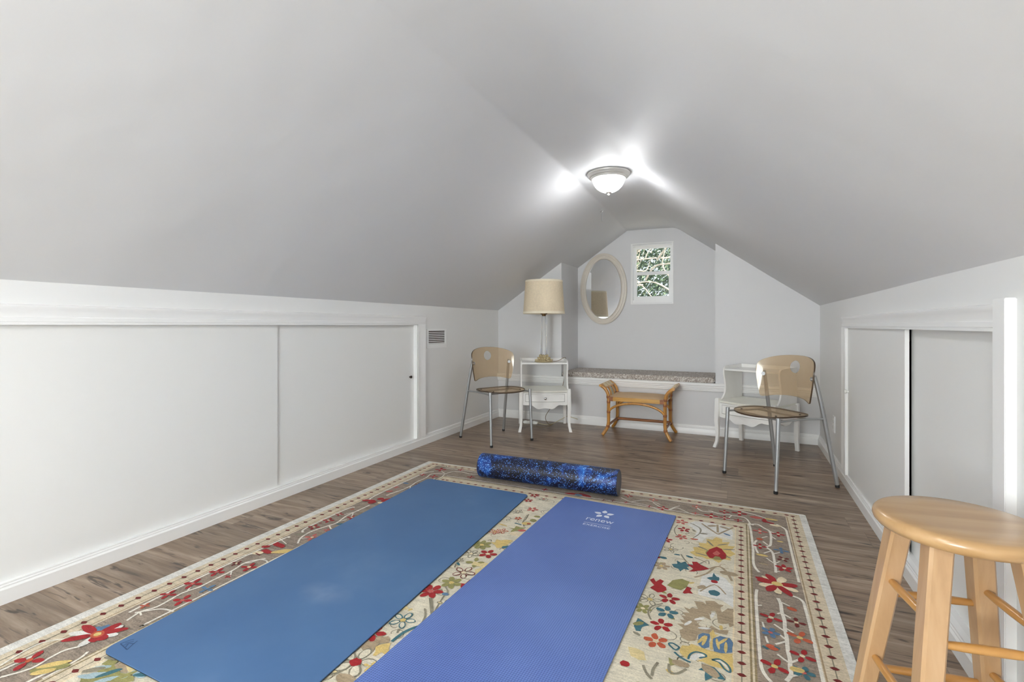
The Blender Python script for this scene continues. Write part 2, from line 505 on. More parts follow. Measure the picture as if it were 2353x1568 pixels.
# ceiling: two slopes and a narrow flat strip, slightly uneven plaster
bm = bm_new()
def ceil_profile(y):
    a = jl(y)
    pts = []
    for i in range(27): pts.append(-4.1 + (a - 4e-2 * 0 + 4.1) * i / 26 if False else -4.1 + (a + 4.1 - 0.03) * i / 26)
    for i in range(1, 8): pts.append(a - 0.03 + 0.06 * i / 7)
    for i in range(1, 7): pts.append(a + 0.03 + (JR - 0.05 - a - 0.03) * i / 6)
    for i in range(1, 15): pts.append(JR - 0.05 + 0.10 * i / 14)
    for i in range(1, 23): pts.append(JR + 0.05 + (2.3 - JR - 0.05) * i / 22)
    return pts
def zround(x, y):
    # rounded drywall corners: crisp on the left joint, soft on the right one
    a = jl(y)
    z = zceil(x, y)
    s = 0
    if abs(x - JR) < 0.05:
        w = 0.05; sl = (ZC - ZE) / (XR - JR); d = x - JR
        z = ZC - sl * (d + w) ** 2 / (4 * w)
    if abs(x - a) < 0.012:
        w = 0.012; sl = (ZC - ZE) / (a - XL); d = a - x
        z = ZC - sl * (d + w) ** 2 / (4 * w)
    return z
rows = []
NY = 110
for j in range(NY + 1):
    y = YF + (YA + 0.02 - YF) * j / NY
    row = []
    for x in ceil_profile(y):
        z = zround(x, y)
        fade = max(0.0, min(1.0, (min(x - XL, XR - x)) / 0.15)) if XL < x < XR else 0
        nz = noise.noise(Vector((x * 1.3, y * 1.1, 3.1))) * 0.007 + noise.noise(Vector((x * 3.7, y * 2.6, 9.7))) * 0.0022
        if abs(x - JR) < 0.16: nz += noise.noise(Vector((0.3, y * 2.3, 5.0))) * 0.006
        row.append(bm.verts.new((x, y, z + nz * (0.25 + 0.75 * fade))))
    rows.append(row)
for a, b_ in zip(rows, rows[1:]):
    for k in range(len(a) - 1):
        bm.faces.new((a[k], b_[k], b_[k+1], a[k+1]))
top = {}
for row in (rows[0], rows[-1]):
    pass
allv = [v for r in rows for v in r]
tv = [[bm.verts.new((v.co.x, v.co.y, v.co.z + 0.14)) for v in r] for r in rows]
for a, b_ in zip(tv, tv[1:]):
    for k in range(len(a) - 1):
        bm.faces.new((a[k], a[k+1], b_[k+1], b_[k]))
for lo, hi in ((rows[0], tv[0]), (rows[-1], tv[-1])):
    for k in range(len(lo) - 1):
        bm.faces.new((lo[k], lo[k+1], hi[k+1], hi[k]))
for k in (0, -1):
    for j in range(NY):
        bm.faces.new((rows[j][k], rows[j+1][k], tv[j+1][k], tv[j][k]))
struct('ceiling', bm, 'ceiling', 'pale grey attic ceiling of two slopes meeting a narrow flat strip', 'ceiling', smooth=40)

def hw(x, y): return zceil(x, y) + 0.03
# left knee wall with the long closet opening
LO0, LO1, OZ0, OZ1 = -0.62, 3.262, 0.073, 1.006
bm = bm_new()
def lwall(y0, y1, z0, full=True, z1=None):
    if z1 is None: prism(bm, [(XL, z0), (XL, ZE + 0.015), (XL - 0.09, ZE - 0.035), (XL - 0.09, z0)], 'y', y0, y1)
    else: box(bm, XL - 0.09, y0, z0, XL, y1, z1)
lwall(YF, LO0, 0); lwall(LO1, YB, 0); lwall(LO0, LO1, OZ1); lwall(LO0, LO1, 0, z1=OZ0)
struct('wall_left', bm, 'knee', 'low white knee wall on the left with the long sliding closet', 'wall')
# right knee wall
RO0, RO1, RZ1 = 1.635, 3.60, 0.988
bm = bm_new()
def rwall(y0, y1, z0, z1=None):
    if z1 is None: prism(bm, [(XR, z0), (XR, ZE + 0.015), (XR + 0.09, ZE - 0.035), (XR + 0.09, z0)], 'y', y0, y1)
    else: box(bm, XR, y0, z0, XR + 0.09, y1, z1)
rwall(YF, RO0, 0); rwall(RO1, YB, 0); rwall(RO0, RO1, RZ1); rwall(RO0, RO1, 0, OZ0)
struct('wall_right', bm, 'knee', 'low white knee wall on the right with the short closet', 'wall')
# end wall with the window-seat alcove cut in it
bm = bm_new()
prism(bm, [(XL - 0.09, 0), (XR + 0.09, 0), (XR + 0.09, hw(XR + 0.09, 5)), (AX1, hw(AX1, 5)), (AX1, SEATZ), (AX0, SEATZ), (AX0, hw(AX0, 5)), (XL - 0.09, hw(XL - 0.09, 5))], 'y', YB, YA)
struct('wall_back', bm, 'back', 'pale grey end wall stepped around the window seat alcove', 'wall')
bm = bm_new()
Y2 = YA + 0.13
box(bm, -4.2, YA, -0.06, WX0, Y2, 2.3); box(bm, WX1, YA, -0.06, 2.4, Y2, 2.3)
box(bm, WX0, YA, -0.06, WX1, Y2, WZ0); box(bm, WX0, YA, WZ1, WX1, Y2, 2.3)
struct('wall_alcove', bm, 'back', 'pale grey wall at the back of the alcove, with window and mirror', 'wall')
bm = bm_new()
FX0, FX1, FZ0, FZ1 = -1.55, -0.25, 0.70, 1.70
box(bm, -4.2, YF - 0.12, -0.06, FX0, YF, 2.3); box(bm, FX1, YF - 0.12, -0.06, 2.4, YF, 2.3)
box(bm, FX0, YF - 0.12, -0.06, FX1, YF, FZ0); box(bm, FX0, YF - 0.12, FZ1, FX1, YF, 2.3)
struct('wall_front', bm, 'knee', 'white gable wall opposite the window seat', 'wall')

# ---- mouldings: profile (depth off the wall, height)
def trim_y(name, label, wall_x, sgn, prof, y0, y1, mat='trim', cat='trim'):
    b_ = bm_new()
    prism(b_, [(wall_x + sgn * d, z) for d, z in prof], 'y', y0, y1)
    return struct(name, b_, mat, label, cat, smooth=25)
BASE = [(0, 0), (0.016, 0), (0.016, 0.052), (0.0135, 0.057), (0.011, 0.060), (0.011, 0.066), (0.0085, 0.069), (0.0085, 0.076), (0.004, 0.084), (0, 0.085)]
BASEC = [(-0.01, 0), (0.016, 0), (0.016, 0.052), (0.0135, 0.056), (0.011, 0.0585), (0.011, 0.064), (0.0085, 0.067), (0.0085, 0.073), (-0.01, 0.0735)]
trim_y('baseboard_left', 'white baseboard along the left knee wall, beside the chair', XL, 1, BASE, LO1 + 0.118, YB)
trim_y('trim_1', 'white stepped sill trim under the left sliding doors', XL, 1, BASEC, YF, LO1 + 0.118)
trim_y('baseboard_right', 'white baseboard along the right knee wall, beyond the closet', XR, -1, BASE, RO1 + 0.1, YB)
trim_y('trim_2', 'white stepped sill trim under the right sliding doors', XR, -1, BASEC, YF, RO1 + 0.1)
bm = bm_new()
prism(bm, [(YB - d, z) for d, z in BASE], 'x', XL, XR)
struct('baseboard_back', bm, 'trim', 'white baseboard along the end wall under the window seat', 'baseboard')
# chair-rail moulding that also noses the window seat
RAIL = [(0, 0.398), (0.010, 0.398), (0.014, 0.404), (0.014, 0.412), (0.017, 0.416), (0.017, 0.428), (0.021, 0.433), (0.021, 0.446), (0.026, 0.452), (0.026, 0.470), (0.022, 0.474), (0, 0.474)]
bm = bm_new()
prism(bm, [(YB - d, z) for d, z in RAIL], 'x', XL, XR)
prism(bm, [(YB, SEATZ - 0.004), (YB, 0.4738), (YA, 0.4738), (YA, SEATZ - 0.004)], 'x', AX0, AX1)
struct('trim_3', bm, 'trim', 'white grooved rail moulding running along the end wall below the cushion', 'trim')

HEAD = [(0, 0.0), (0.015, 0.0), (0.015, 0.0085), (0.0115, 0.0092), (0.0115, 0.0112), (0.0155, 0.012), (0.0155, 0.0275), (0.0115, 0.0285), (0.0118, 0.0305), (0.0135, 0.036), (0.0145, 0.046), (0.017, 0.057), (0.0205, 0.066), (0.0205, 0.0735), (0.014, 0.076), (0, 0.076)]
# left closet casing: header and right stile
bm = bm_new()
prism(bm, [(XL + d, OZ1 - 0.004 + z) for d, z in HEAD], 'y', YF, LO1 + 0.118)
prism(bm, [(XL + d, LO1 - 0.004 + z * 1.55) for d, z in HEAD], 'z', 0.0737, OZ1 + 0.0)
box(bm, XL - 0.09, LO1 - 0.002, OZ0, XL, LO1 + 0.012, OZ1)
struct('trim_4', bm, 'trim', 'white moulded casing round the long left closet', 'trim', smooth=25)
# right closet casing
bm = bm_new()
prism(bm, [(XR - d, RZ1 - 0.004 + z * 0.94) for d, z in HEAD], 'y', RO0 + 0.004, RO1 + 0.1)
prism(bm, [(XR - d, RO1 - 0.004 + z * 1.35) for d, z in HEAD], 'z', 0.0737, RZ1)
box(bm, XR - 0.023, 1.575, 0.0737, XR, RO0 + 0.004, 1.067, 0.002)
struct('trim_5', bm, 'trim', 'white moulded casing round the right closet with a square near post', 'trim', smooth=25)

def door(name, label, x0, x1, y0, y1, z0, z1):
    b_ = bm_new(); box(b_, x0, y0, z0, x1, y1, z1, 0.002)
    return struct(name, b_, 'door', label, 'sliding door')
door('door_1', 'flat white sliding door, nearer half of the left closet', XL - 0.020, XL - 0.011, LO0, 1.958, OZ0 - 0.003, OZ1 + 0.0)
d2 = door('door_2', 'flat white sliding door with small dark knob, farther half of the left closet', XL - 0.036, XL - 0.021, 1.86, LO1, OZ0 - 0.003, OZ1)
d3 = door('door_3', 'flat white sliding door with white knob at the right closet, beyond the dark gap', XR + 0.001, XR + 0.016, 2.459, RO1, OZ0 - 0.003, RZ1 + 0.0)
door('door_4', 'flat white sliding door behind the wooden stool, set back in the right closet', XR + 0.030, XR + 0.050, RO0 - 0.02, 2.492, OZ0 - 0.003, RZ1)
def knob(name, mat, parent, x, y, z, sx, r):
    b_ = bm_new()
    lathe(b_, [(r*0.5, 0), (r*0.45, r*0.5), (r*0.8, r*0.75), (r, r*1.2), (r*0.85, r*1.65), (r*0.4, r*1.85), (0, r*1.9)], 16)
    bmesh.ops.rotate(b_, verts=b_.verts, cent=(0,0,0), matrix=Matrix.Rotation(sx * PI/2, 3, 'Y'))
    bmesh.ops.translate(b_, verts=b_.verts, vec=(x, y, z))
    return obj(name, b_, mat, parent)
knob('knob', 'darkmetal', d2, XL - 0.021, 3.205, 0.582, 1, 0.012)['label'] = 'dark metal knob'
knob('knob', 'knobw', d3, XR + 0.001, 3.585, 0.592, -1, 0.013)['label'] = 'white knob'
# closet interior behind the right doors
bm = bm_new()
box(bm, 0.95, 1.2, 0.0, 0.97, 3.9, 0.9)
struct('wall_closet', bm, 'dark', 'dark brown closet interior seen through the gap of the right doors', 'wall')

# ------------------------------------------------------------------ window
bm = bm_new()
wx0, wx1, wz0, wz1 = WX0, WX1, WZ0, WZ1
t = 0.012
for (a, b_, c, d) in ((wx0, wx0 + t, wz0, wz1), (wx1 - t, wx1, wz0, wz1), (wx0 + t, wx1 - t, wz1 - t, wz1), (wx0 + t, wx1 - t, wz0, wz0 + 0.03)):
    box(bm, a, YA - 0.004, c, b_, YA + 0.11, d)
# bead that frames the opening on the room side
for (a, b_, c, d) in ((wx0 - 0.010, wx0 + 0.008, wz0 - 0.004, wz1 + 0.008), (wx1 - 0.008, wx1 + 0.006, wz0 - 0.004, wz1 + 0.008), (wx0 - 0.010, wx1 + 0.008, wz1 + 0.008, wz1 + 0.018), (wx0 - 0.010, wx1 + 0.006, wz0 - 0.014, wz0 - 0.004)):
    box(bm, a, YA - 0.010, c, b_, YA, d)
win = struct('window_1', bm, 'trim', 'small white double-hung window high in the alcove wall', 'window')
ix0, ix1 = wx0 + t, wx1 - t
zm = 1.567
def sash(y, z0, z1, st, label, hi=None):
    b_ = bm_new()
    rb, rt = (st * 1.25, st)
    for (a, b2, c, d) in ((ix0, ix0 + st, z0, z1), (ix1 - st, ix1, z0, z1), (ix0 + st, ix1 - st, z0, z0 + rb), (ix0 + st, ix1 - st, z1 - rt, z1)):
        box(b_, a, y, c, b2, y + 0.026, d)
    s = obj('sash', b_, 'trim', win); s['label'] = label
    g = bm_new(); box(g, ix0 + st + 0.0005, y + 0.012, z0 + rb + 0.0005, ix1 - st - 0.0005, y + 0.015, z1 - rt - 0.0005)
    obj('pane', g, 'pane', s, smooth=None)
sash(YA + 0.062, zm - 0.02, wz1 - t, 0.022, 'upper window sash')
sash(YA + 0.032, wz0 + 0.03, zm + 0.012, 0.034, 'lower window sash')

# added unseen window behind the viewpoint, an opening for the fill light
bm = bm_new()
for (p, q, r_, s) in ((FX0, FX0 + 0.05, FZ0, FZ1), (FX1 - 0.05, FX1, FZ0, FZ1), (FX0 + 0.05, FX1 - 0.05, FZ0, FZ0 + 0.05), (FX0 + 0.05, FX1 - 0.05, FZ1 - 0.05, FZ1), ((FX0 + FX1) / 2 - 0.02, (FX0 + FX1) / 2 + 0.02, FZ0, FZ1)):
    box(bm, p, YF - 0.10, r_, q, YF + 0.01, s, 0.002)
win2 = struct('fill_window', bm, 'trim', 'added white two-light window for fill light in the gable wall behind the viewpoint', 'window')
bm = bm_new(); box(bm, FX0 + 0.04, YF - 0.06, FZ0 + 0.04, FX1 - 0.04, YF - 0.056, FZ1 - 0.04)
obj('pane', bm, 'pane', win2, smooth=None)

# ------------------------------------------------------------------ trees outside the window
m, nt, b = new_mat('outdoor_leaf')
oi = nt.nodes.new('ShaderNodeTexWhiteNoise'); oi.noise_dimensions = '3D'
geo = nt.nodes.new('ShaderNodeTexCoord')
sn = N(nt, 'ShaderNodeVectorMath', operation='SNAP'); sn.inputs[1].default_value = (0.035, 0.035, 0.035)
nt.links.new(geo.outputs['Object'], sn.inputs[0]); nt.links.new(sn.outputs[0], oi.inputs['Vector'])
nt.links.new(ramp(nt, oi.outputs['Value'], [(0.0, lin((34, 58, 44))), (0.4, lin((72, 100, 74))), (0.75, lin((112, 134, 100))), (1.0, lin((176, 180, 156)))]), b.inputs['Base Color'])
b.inputs['Roughness'].default_value = 0.5
MAT['leaf'] = m
MAT['bark'] = simple('pale_sunlit_bark', (206, 190, 172), 0.8, var=0.3, vscale=8)
bm = bm_new(); box(bm, -14, YA + 0.2, -3.2, 12, 16, -3.0)
MAT['ground'] = simple('pale_dry_ground', (196, 190, 178), 0.9, var=0.15, vscale=1.5)
struct('ground', bm, 'ground', 'pale ground far below the small window outside', 'ground')
tr = thing('tree', 'leafy tree with tangled pale branches seen through the small window', 'tree', (-1.6, 8.4, -2.6))
rt = random.Random(3)
bm = bm_new()
tube(bm, spline([(0, 0.2, 0), (0.1, 0.1, 2.0), (-0.1, 0, 4.0), (0.2, 0.1, 6.0)]), [0.13 - 0.0045 * i for i in range(19)], 9)
for i in range(80):
    p = Vector((rt.uniform(-1.3, 1.5), rt.uniform(-1.0, -0.3), rt.uniform(2.8, 5.2)))
    pts = [p]
    d = Vector((rt.uniform(-1, 1), rt.uniform(-0.3, 0.3), rt.uniform(-0.6, 1))).normalized()
    for k in range(4):
        d = (d + Vector((rt.uniform(-0.8, 0.8), rt.uniform(-0.3, 0.3), rt.uniform(-0.7, 0.7)))).normalized()
        pts.append(pts[-1] + d * rt.uniform(0.16, 0.3))
    sp = spline(pts, 4)
    r0 = rt.uniform(0.008, 0.02)
    tube(bm, sp, [r0 * (1 - 0.6 * q / (len(sp) - 1)) for q in range(len(sp))], 6)
obj('branch', bm, 'bark', tr)
bm = bm_new()
for i in range(36000):
    c = Vector((rt.uniform(-2.0, 2.2), rt.uniform(-0.4, 1.8), rt.uniform(2.4, 5.6)))
    s = rt.uniform(0.018, 0.042)
    a = Vector((rt.gauss(0, 1), rt.gauss(0, 1), rt.gauss(0, 1))).normalized()
    q = a.orthogonal().normalized(); w = a.cross(q)
    vs = [bm.verts.new(c + q * s * 1.5 * e + w * s * f) for e, f in ((-1, 0), (0, 0.55), (1, 0), (0, -0.55))]
    bm.faces.new(vs)
lf = obj('foliage', bm, 'leaf', tr, smooth=None)
lf['kind'] = 'stuff'

# ------------------------------------------------------------------ ceiling lights
def make_ceiling_light(label, loc):
    t_ = thing('ceiling_light', label, 'ceiling light', loc)
    b_ = bm_new()
    lathe(b_, [(0.112, 0.004), (0.1415, 0.002), (0.1435, -0.004), (0.1415, -0.010), (0.136, -0.014), (0.1345, -0.020), (0.130, -0.026), (0.122, -0.029), (0.120, -0.036), (0.113, -0.041), (0.108, -0.040), (0.106, -0.02)], 48, cap0=False, cap1=False)
    obj('ring', b_, 'nickel', t_, smooth=50)
    b_ = bm_new()
    pr = [(0.1075 * math.cos(a * PI / 2 / 12), -0.030 - 0.098 * math.sin(a * PI / 2 / 12)) for a in range(13)]
    pr[-1] = (0, pr[-1][1])
    lathe(b_, pr, 40, cap0=False)
    obj('bowl', b_, 'bowl', t_)
    b_ = bm_new()
    lathe(b_, [(0, -0.1225), (0.018, -0.1245), (0.0205, -0.128), (0.015, -0.131), (0.007, -0.133), (0.006, -0.137), (0.0085, -0.141), (0.007, -0.147), (0.003, -0.150), (0, -0.151)], 20)
    obj('finial', b_, 'nickel', t_)
    return t_
cl = make_ceiling_light('lit frosted glass bowl ceiling light in a brushed nickel ring', (-0.805, 3.255, ZC - 0.002))
cl2 = dup(cl, (-0.81, -0.45, ZC - 0.002), 0, 'added, brighter frosted bowl fill light at the near end of the attic, behind the viewpoint')
m = MAT['bowl'].copy(); m.name = 'fill_light_bowl_glass'; mr = [n_ for n_ in m.node_tree.nodes if n_.type == 'MAP_RANGE'][0]; mr.inputs[3].default_value = 60.0; mr.inputs[4].default_value = 145.0  # added unseen fixture, made stronger to fill the room with light
for o_ in cl2.children:
    if o_.name.startswith('bowl'):
        o_.data = o_.data.copy(); o_.data.materials[0] = m

# small screw hook with a thin pull on the ceiling joint
hk = thing('ceiling_hook', 'small screw hook with a thin drop, on the ceiling joint beyond the light', 'hook', (-1.092, 4.16, 2.008))
bm = bm_new()
tube(bm, [(0, 0, 0.022), (0, 0, 0.0)] + [(0.011 * math.sin(a), 0, -0.011 + 0.011 * math.cos(a)) for a in [0.3 * k for k in range(1, 18)]], 0.0022, 8)
obj('hook', bm, 'alu', hk)
bm = bm_new()
tube(bm, [(0.001, 0, -0.021), (0.002, 0, -0.092)], 0.0016, 6)
lathe(bm, [(0, -0.104), (0.004, -0.1), (0.004, -0.094), (0, -0.09)], 10, (0.002, 0, 0))
obj('pull', bm, 'alu', hk)

# ------------------------------------------------------------------ mirror
mr = thing('oval_mirror', 'oval wall mirror in a cream moulded frame beside the small window', 'mirror', (-1.374, YA, 1.405))
bm = bm_new()
MW, MH = 0.263, 0.395
prof = [(0.0, 0.0), (0.0, 0.016), (-0.010, 0.022), (-0.024, 0.022), (-0.030, 0.017), (-0.040, 0.017), (-0.052, 0.022), (-0.060, 0.020), (-0.066, 0.010), (-0.066, 0.004)]
rings = []
for k in range(72):
    a = 2 * PI * k / 72
    ring = []
    for d, h in prof:
        nx, nz_ = math.cos(a) / MW, math.sin(a) / MH
        l = math.hypot(nx, nz_)
        ring.append(bm.verts.new((MW * math.cos(a) + d * nx / l, -h - 0.002, MH * math.sin(a) + d * nz_ / l)))
    rings.append(ring)
for k in range(72):
    A, B = rings[k], rings[(k + 1) % 72]
    for i in range(len(prof)):
        j = (i + 1) % len(prof)
        bm.faces.new((A[i], A[j], B[j], B[i]))
obj('frame', bm, 'frame_cream', mr, smooth=35)
bm = bm_new()
prism(bm, [((MW - 0.063) * math.cos(2 * PI * k / 72), (MH - 0.063) * math.sin(2 * PI * k / 72)) for k in range(72)], 'y', -0.009, -0.004)
obj('mirror_glass', bm, 'mirror', mr, smooth=None)

# ------------------------------------------------------------------ window-seat cushion
bm = bm_new()
box(bm, AX0 + 0.006, YB - 0.008, 0.4745, AX1 - 0.006, YA - 0.01, 0.522, 0.011)
tag(obj('bench_cushion', bm, 'cushion'), 'long grey patterned cushion on the window seat', 'cushion')

# ------------------------------------------------------------------ vent, outlet
vt = thing('vent_grille', 'white louvred vent grille on the left knee wall beside the closet casing', 'vent', (XL, 3.556, 0.887))
bm = bm_new()
w2, h2 = 0.150, 0.083
for (a, b_, c, d) in ((-w2, -w2 + 0.022, -h2, h2), (w2 - 0.022, w2, -h2, h2), (-w2 + 0.022, w2 - 0.022, -h2, -h2 + 0.036), (-w2 + 0.022, w2 - 0.022, h2 - 0.018, h2)):
    box(bm, 0.0, a, c, 0.009, b_, d)
obj('frame', bm, 'trim', vt)
bm = bm_new()
for k in range(7):
    z = h2 - 0.026 - k * 0.0155
    prism(bm, [(0.0016, z - 0.001), (0.0075, z - 0.002), (0.0075, z - 0.0085), (0.0016, z - 0.007)], 'y', -w2 + 0.0225, w2 - 0.0225)
obj('louvre', bm, 'trim', vt, smooth=None)
bm = bm_new(); box(bm, 0.0004, -w2 + 0.0225, -h2 + 0.0365, 0.0014, w2 - 0.0225, h2 - 0.0185)
obj('backing', bm, 'dark', vt)
ol = thing('wall_outlet', 'white outlet plate low on the right knee wall between chair and closet', 'outlet', (XR, 4.07, 0.302))
bm = bm_new(); box(bm, -0.006, -0.036, -0.059, 0, 0.036, 0.059, 0.002); obj('plate', bm, 'trim', ol)
for s in (-1, 1):
    bm = bm_new(); box(bm, -0.0075, -0.017, s * 0.021 - 0.0145, -0.004, 0.017, s * 0.021 + 0.0145, 0.001)
    obj('socket', bm, 'knobw', ol)

# ------------------------------------------------------------------ chairs
def make_chair(label, loc, rz):
    t_ = thing('acrylic_chair', label, 'chair', loc, rz, 'smoked acrylic chairs')
    fl = {}
    for s in (-1, 1):
        b_ = bm_new(); tube(b_, [(0.2125 * s, -0.205, 0.012), (0.2080 * s, -0.182, 0.446)], [0.0105, 0.0125], 14)
        l_ = obj('leg', b_, 'alu', t_, smooth=40)
        b_ = bm_new(); lathe(b_, [(0.010, 0), (0.0125, 0.002), (0.0125, 0.016), (0.010, 0.018)], 14, (0.2125 * s, -0.206, 0)); obj('foot_cap', b_, 'rubber', l_)
        b_ = bm_new(); tube(b_, spline([(0.234 * s, 0.250, 0.012), (0.218 * s, 0.195, 0.30), (0.207 * s, 0.151, 0.52), (0.194 * s, 0.114, 0.688)], 4), [0.0105] + [0.0125] * 8 + [0.0125, 0.0122, 0.0115, 0.010], 14)
        l_ = obj('leg', b_, 'alu', t_, smooth=40)
        b_ = bm_new(); lathe(b_, [(0.010, 0), (0.0125, 0.002), (0.0125, 0.016), (0.010, 0.018)], 14, (0.234 * s, 0.251, 0)); obj('foot_cap', b_, 'rubber', l_)
        b_ = bm_new()
        c = Vector((0.193 * s, 0.104, 0.668)); ax = Vector((0.59 * s * -1, -0.8, 0)).normalized()
        tube(b_, [c - ax * 0.004, c + ax * 0.013], [0.0145, 0.0125], 16)
        tube(b_, [c + ax * 0.011, c + ax * 0.016], [0.008, 0.006], 12)
        obj('bracket', b_, 'alu', t_, smooth=40)
    b_ = bm_new()
    for s in (-1, 1):
        tube(b_, [(0.214 * s, 0.172, 0.424), (0.192 * s, 0.08, 0.424), (0.190 * s, -0.06, 0.424), (0.206 * s, -0.184, 0.424)], 0.0065, 10)
    for y in (-0.13, 0.06):
        tube(b_, [(-0.19, y, 0.424), (0.19, y, 0.424)], 0.0065, 10)
    obj('seat_frame', b_, 'alu', t_, smooth=40)
    # seat plate: rings from the centre outward
    def seat_r(a):
        c, s = abs(math.cos(a)), abs(math.sin(a))
        ww = 0.203; dd = 0.192
        return 1.0 / ((c / ww) ** 2.5 + (s / dd) ** 2.5) ** (1 / 2.5)
    b_ = bm_new()
    n = 56; fr = [0.0, 0.25, 0.5, 0.75, 0.92, 1.0]
    def layer(zo):
        R = []
        for f in fr:
            if f == 0: R.append([b_.verts.new((0, -0.035, 0.434 + zo))]); continue
            R.append([b_.verts.new((f * seat_r(2 * PI * k / n) * math.cos(2 * PI * k / n), f * seat_r(2 * PI * k / n) * math.sin(2 * PI * k / n) - 0.035, 0.434 + zo + 0.010 * f * f * math.cos(2 * PI * k / n) ** 2)) for k in range(n)])
        for A, B in zip(R, R[1:]):
            for k in range(n):
                k2 = (k + 1) % n
                if len(A) == 1: b_.faces.new((A[0], B[k], B[k2]))
                else: b_.faces.new((A[k], B[k], B[k2], A[k2]))
        return R[-1]
    lo = layer(-0.004); hi = layer(0.006)
    for k in range(n):
        b_.faces.new((lo[k], lo[(k+1) % n], hi[(k+1) % n], hi[k])).material_index = 1
    obj('seat', b_, ['acrylic', 'edge'], t_, smooth=35)
    for x, y in ((-0.14, -0.13), (0.14, -0.13), (-0.14, 0.06), (0.14, 0.06)):
        b_ = bm_new()
        lathe(b_, [(0.007, 0.441), (0.007, 0.4455), (0.003, 0.447), (0, 0.447)], 12, (x, y, 0))
        obj('screw', b_, 'darkmetal', t_)
    # curved backrest plate with a round hole
    R_, ZH, RH = 0.308, 0.727, 0.041
    outl = [(0, 0.804), (0.06, 0.8025), (0.12, 0.797), (0.18, 0.786), (0.23, 0.770), (0.258, 0.755), (0.273, 0.735), (0.277, 0.708), (0.270, 0.660), (0.255, 0.600), (0.236, 0.540), (0.228, 0.520), (0.216, 0.513), (0.19, 0.517), (0.13, 0.529), (0.06, 0.536), (0, 0.538)]
    poly = outl + [(-x, z) for x, z in outl[-2:0:-1]]
    poly = [(x * 0.925, z) for x, z in poly]
    def outer(a):
        dx, dz = math.cos(a), math.sin(a)
        best = None
        for i in range(len(poly)):
            x1, z1 = poly[i]; x2, z2 = poly[(i+1) % len(poly)]
            z1 -= ZH; z2 -= ZH
            ex, ez = x2 - x1, z2 - z1
            den = dx * ez - dz * ex
            if abs(den) < 1e-9: continue
            tt = (x1 * ez - z1 * ex) / den
            uu = (x1 * dz - z1 * dx) / den
            if tt > 0 and -1e-6 <= uu <= 1 + 1e-6 and (best is None or tt > best): best = tt
        return best
    n = 120
    angs = [2 * PI * k / n for k in range(n)]
    # make sure lower corners are hit
    ro = [outer(a) for a in angs]
    b_ = bm_new()
    def mp(s, z, off):
        al = s / R_
        rr = R_ + off
        back = 0.040 * (z - 0.66) / 0.15
        return (rr * math.sin(al), 0.166 - (R_ - rr * math.cos(al)) - 0 + back * 0.55, z)
    def lay(off):
        RR = []
        for f in (0, 0.15, 0.3, 0.45, 0.6, 0.75, 0.9, 1.0):
            RR.append([b_.verts.new(mp((RH + (ro[k] - RH) * f) * math.cos(angs[k]), ZH + (RH + (ro[k] - RH) * f) * math.sin(angs[k]), off)) for k in range(n)])
        for A, B in zip(RR, RR[1:]):
            for k in range(n):
                b_.faces.new((A[k], B[k], B[(k+1) % n], A[(k+1) % n]))
        return RR[0], RR[-1]
    i0, o0 = lay(-0.004); i1, o1 = lay(0.004)
    for k in range(n):
        k2 = (k + 1) % n
        b_.faces.new((o0[k], o0[k2], o1[k2], o1[k])).material_index = 1
        b_.faces.new((i0[k], i0[k2], i1[k2], i1[k])).material_index = 0
    obj('backrest', b_, ['acrylic', 'edge'], t_, smooth=35)
    return t_
# facing (fx, fy): local -Y is the front
def face(fx, fy): return math.atan2(fx, -fy)
def put(origin_mid_back, origin_mid_front):
    return ((origin_mid_back[0] + origin_mid_front[0]) / 2, (origin_mid_back[1] + origin_mid_front[1]) / 2)
ch = make_chair('smoked acrylic chair on grey metal legs by the left knee wall, beside the lamp table', (-1.918, 3.803, 0), face(0.88, -0.475))
dup(ch, (0.201, 3.562, 0), face(-0.737, -0.676), 'smoked acrylic chair on grey metal legs in front of the bare white nightstand', 'smoked acrylic chairs')

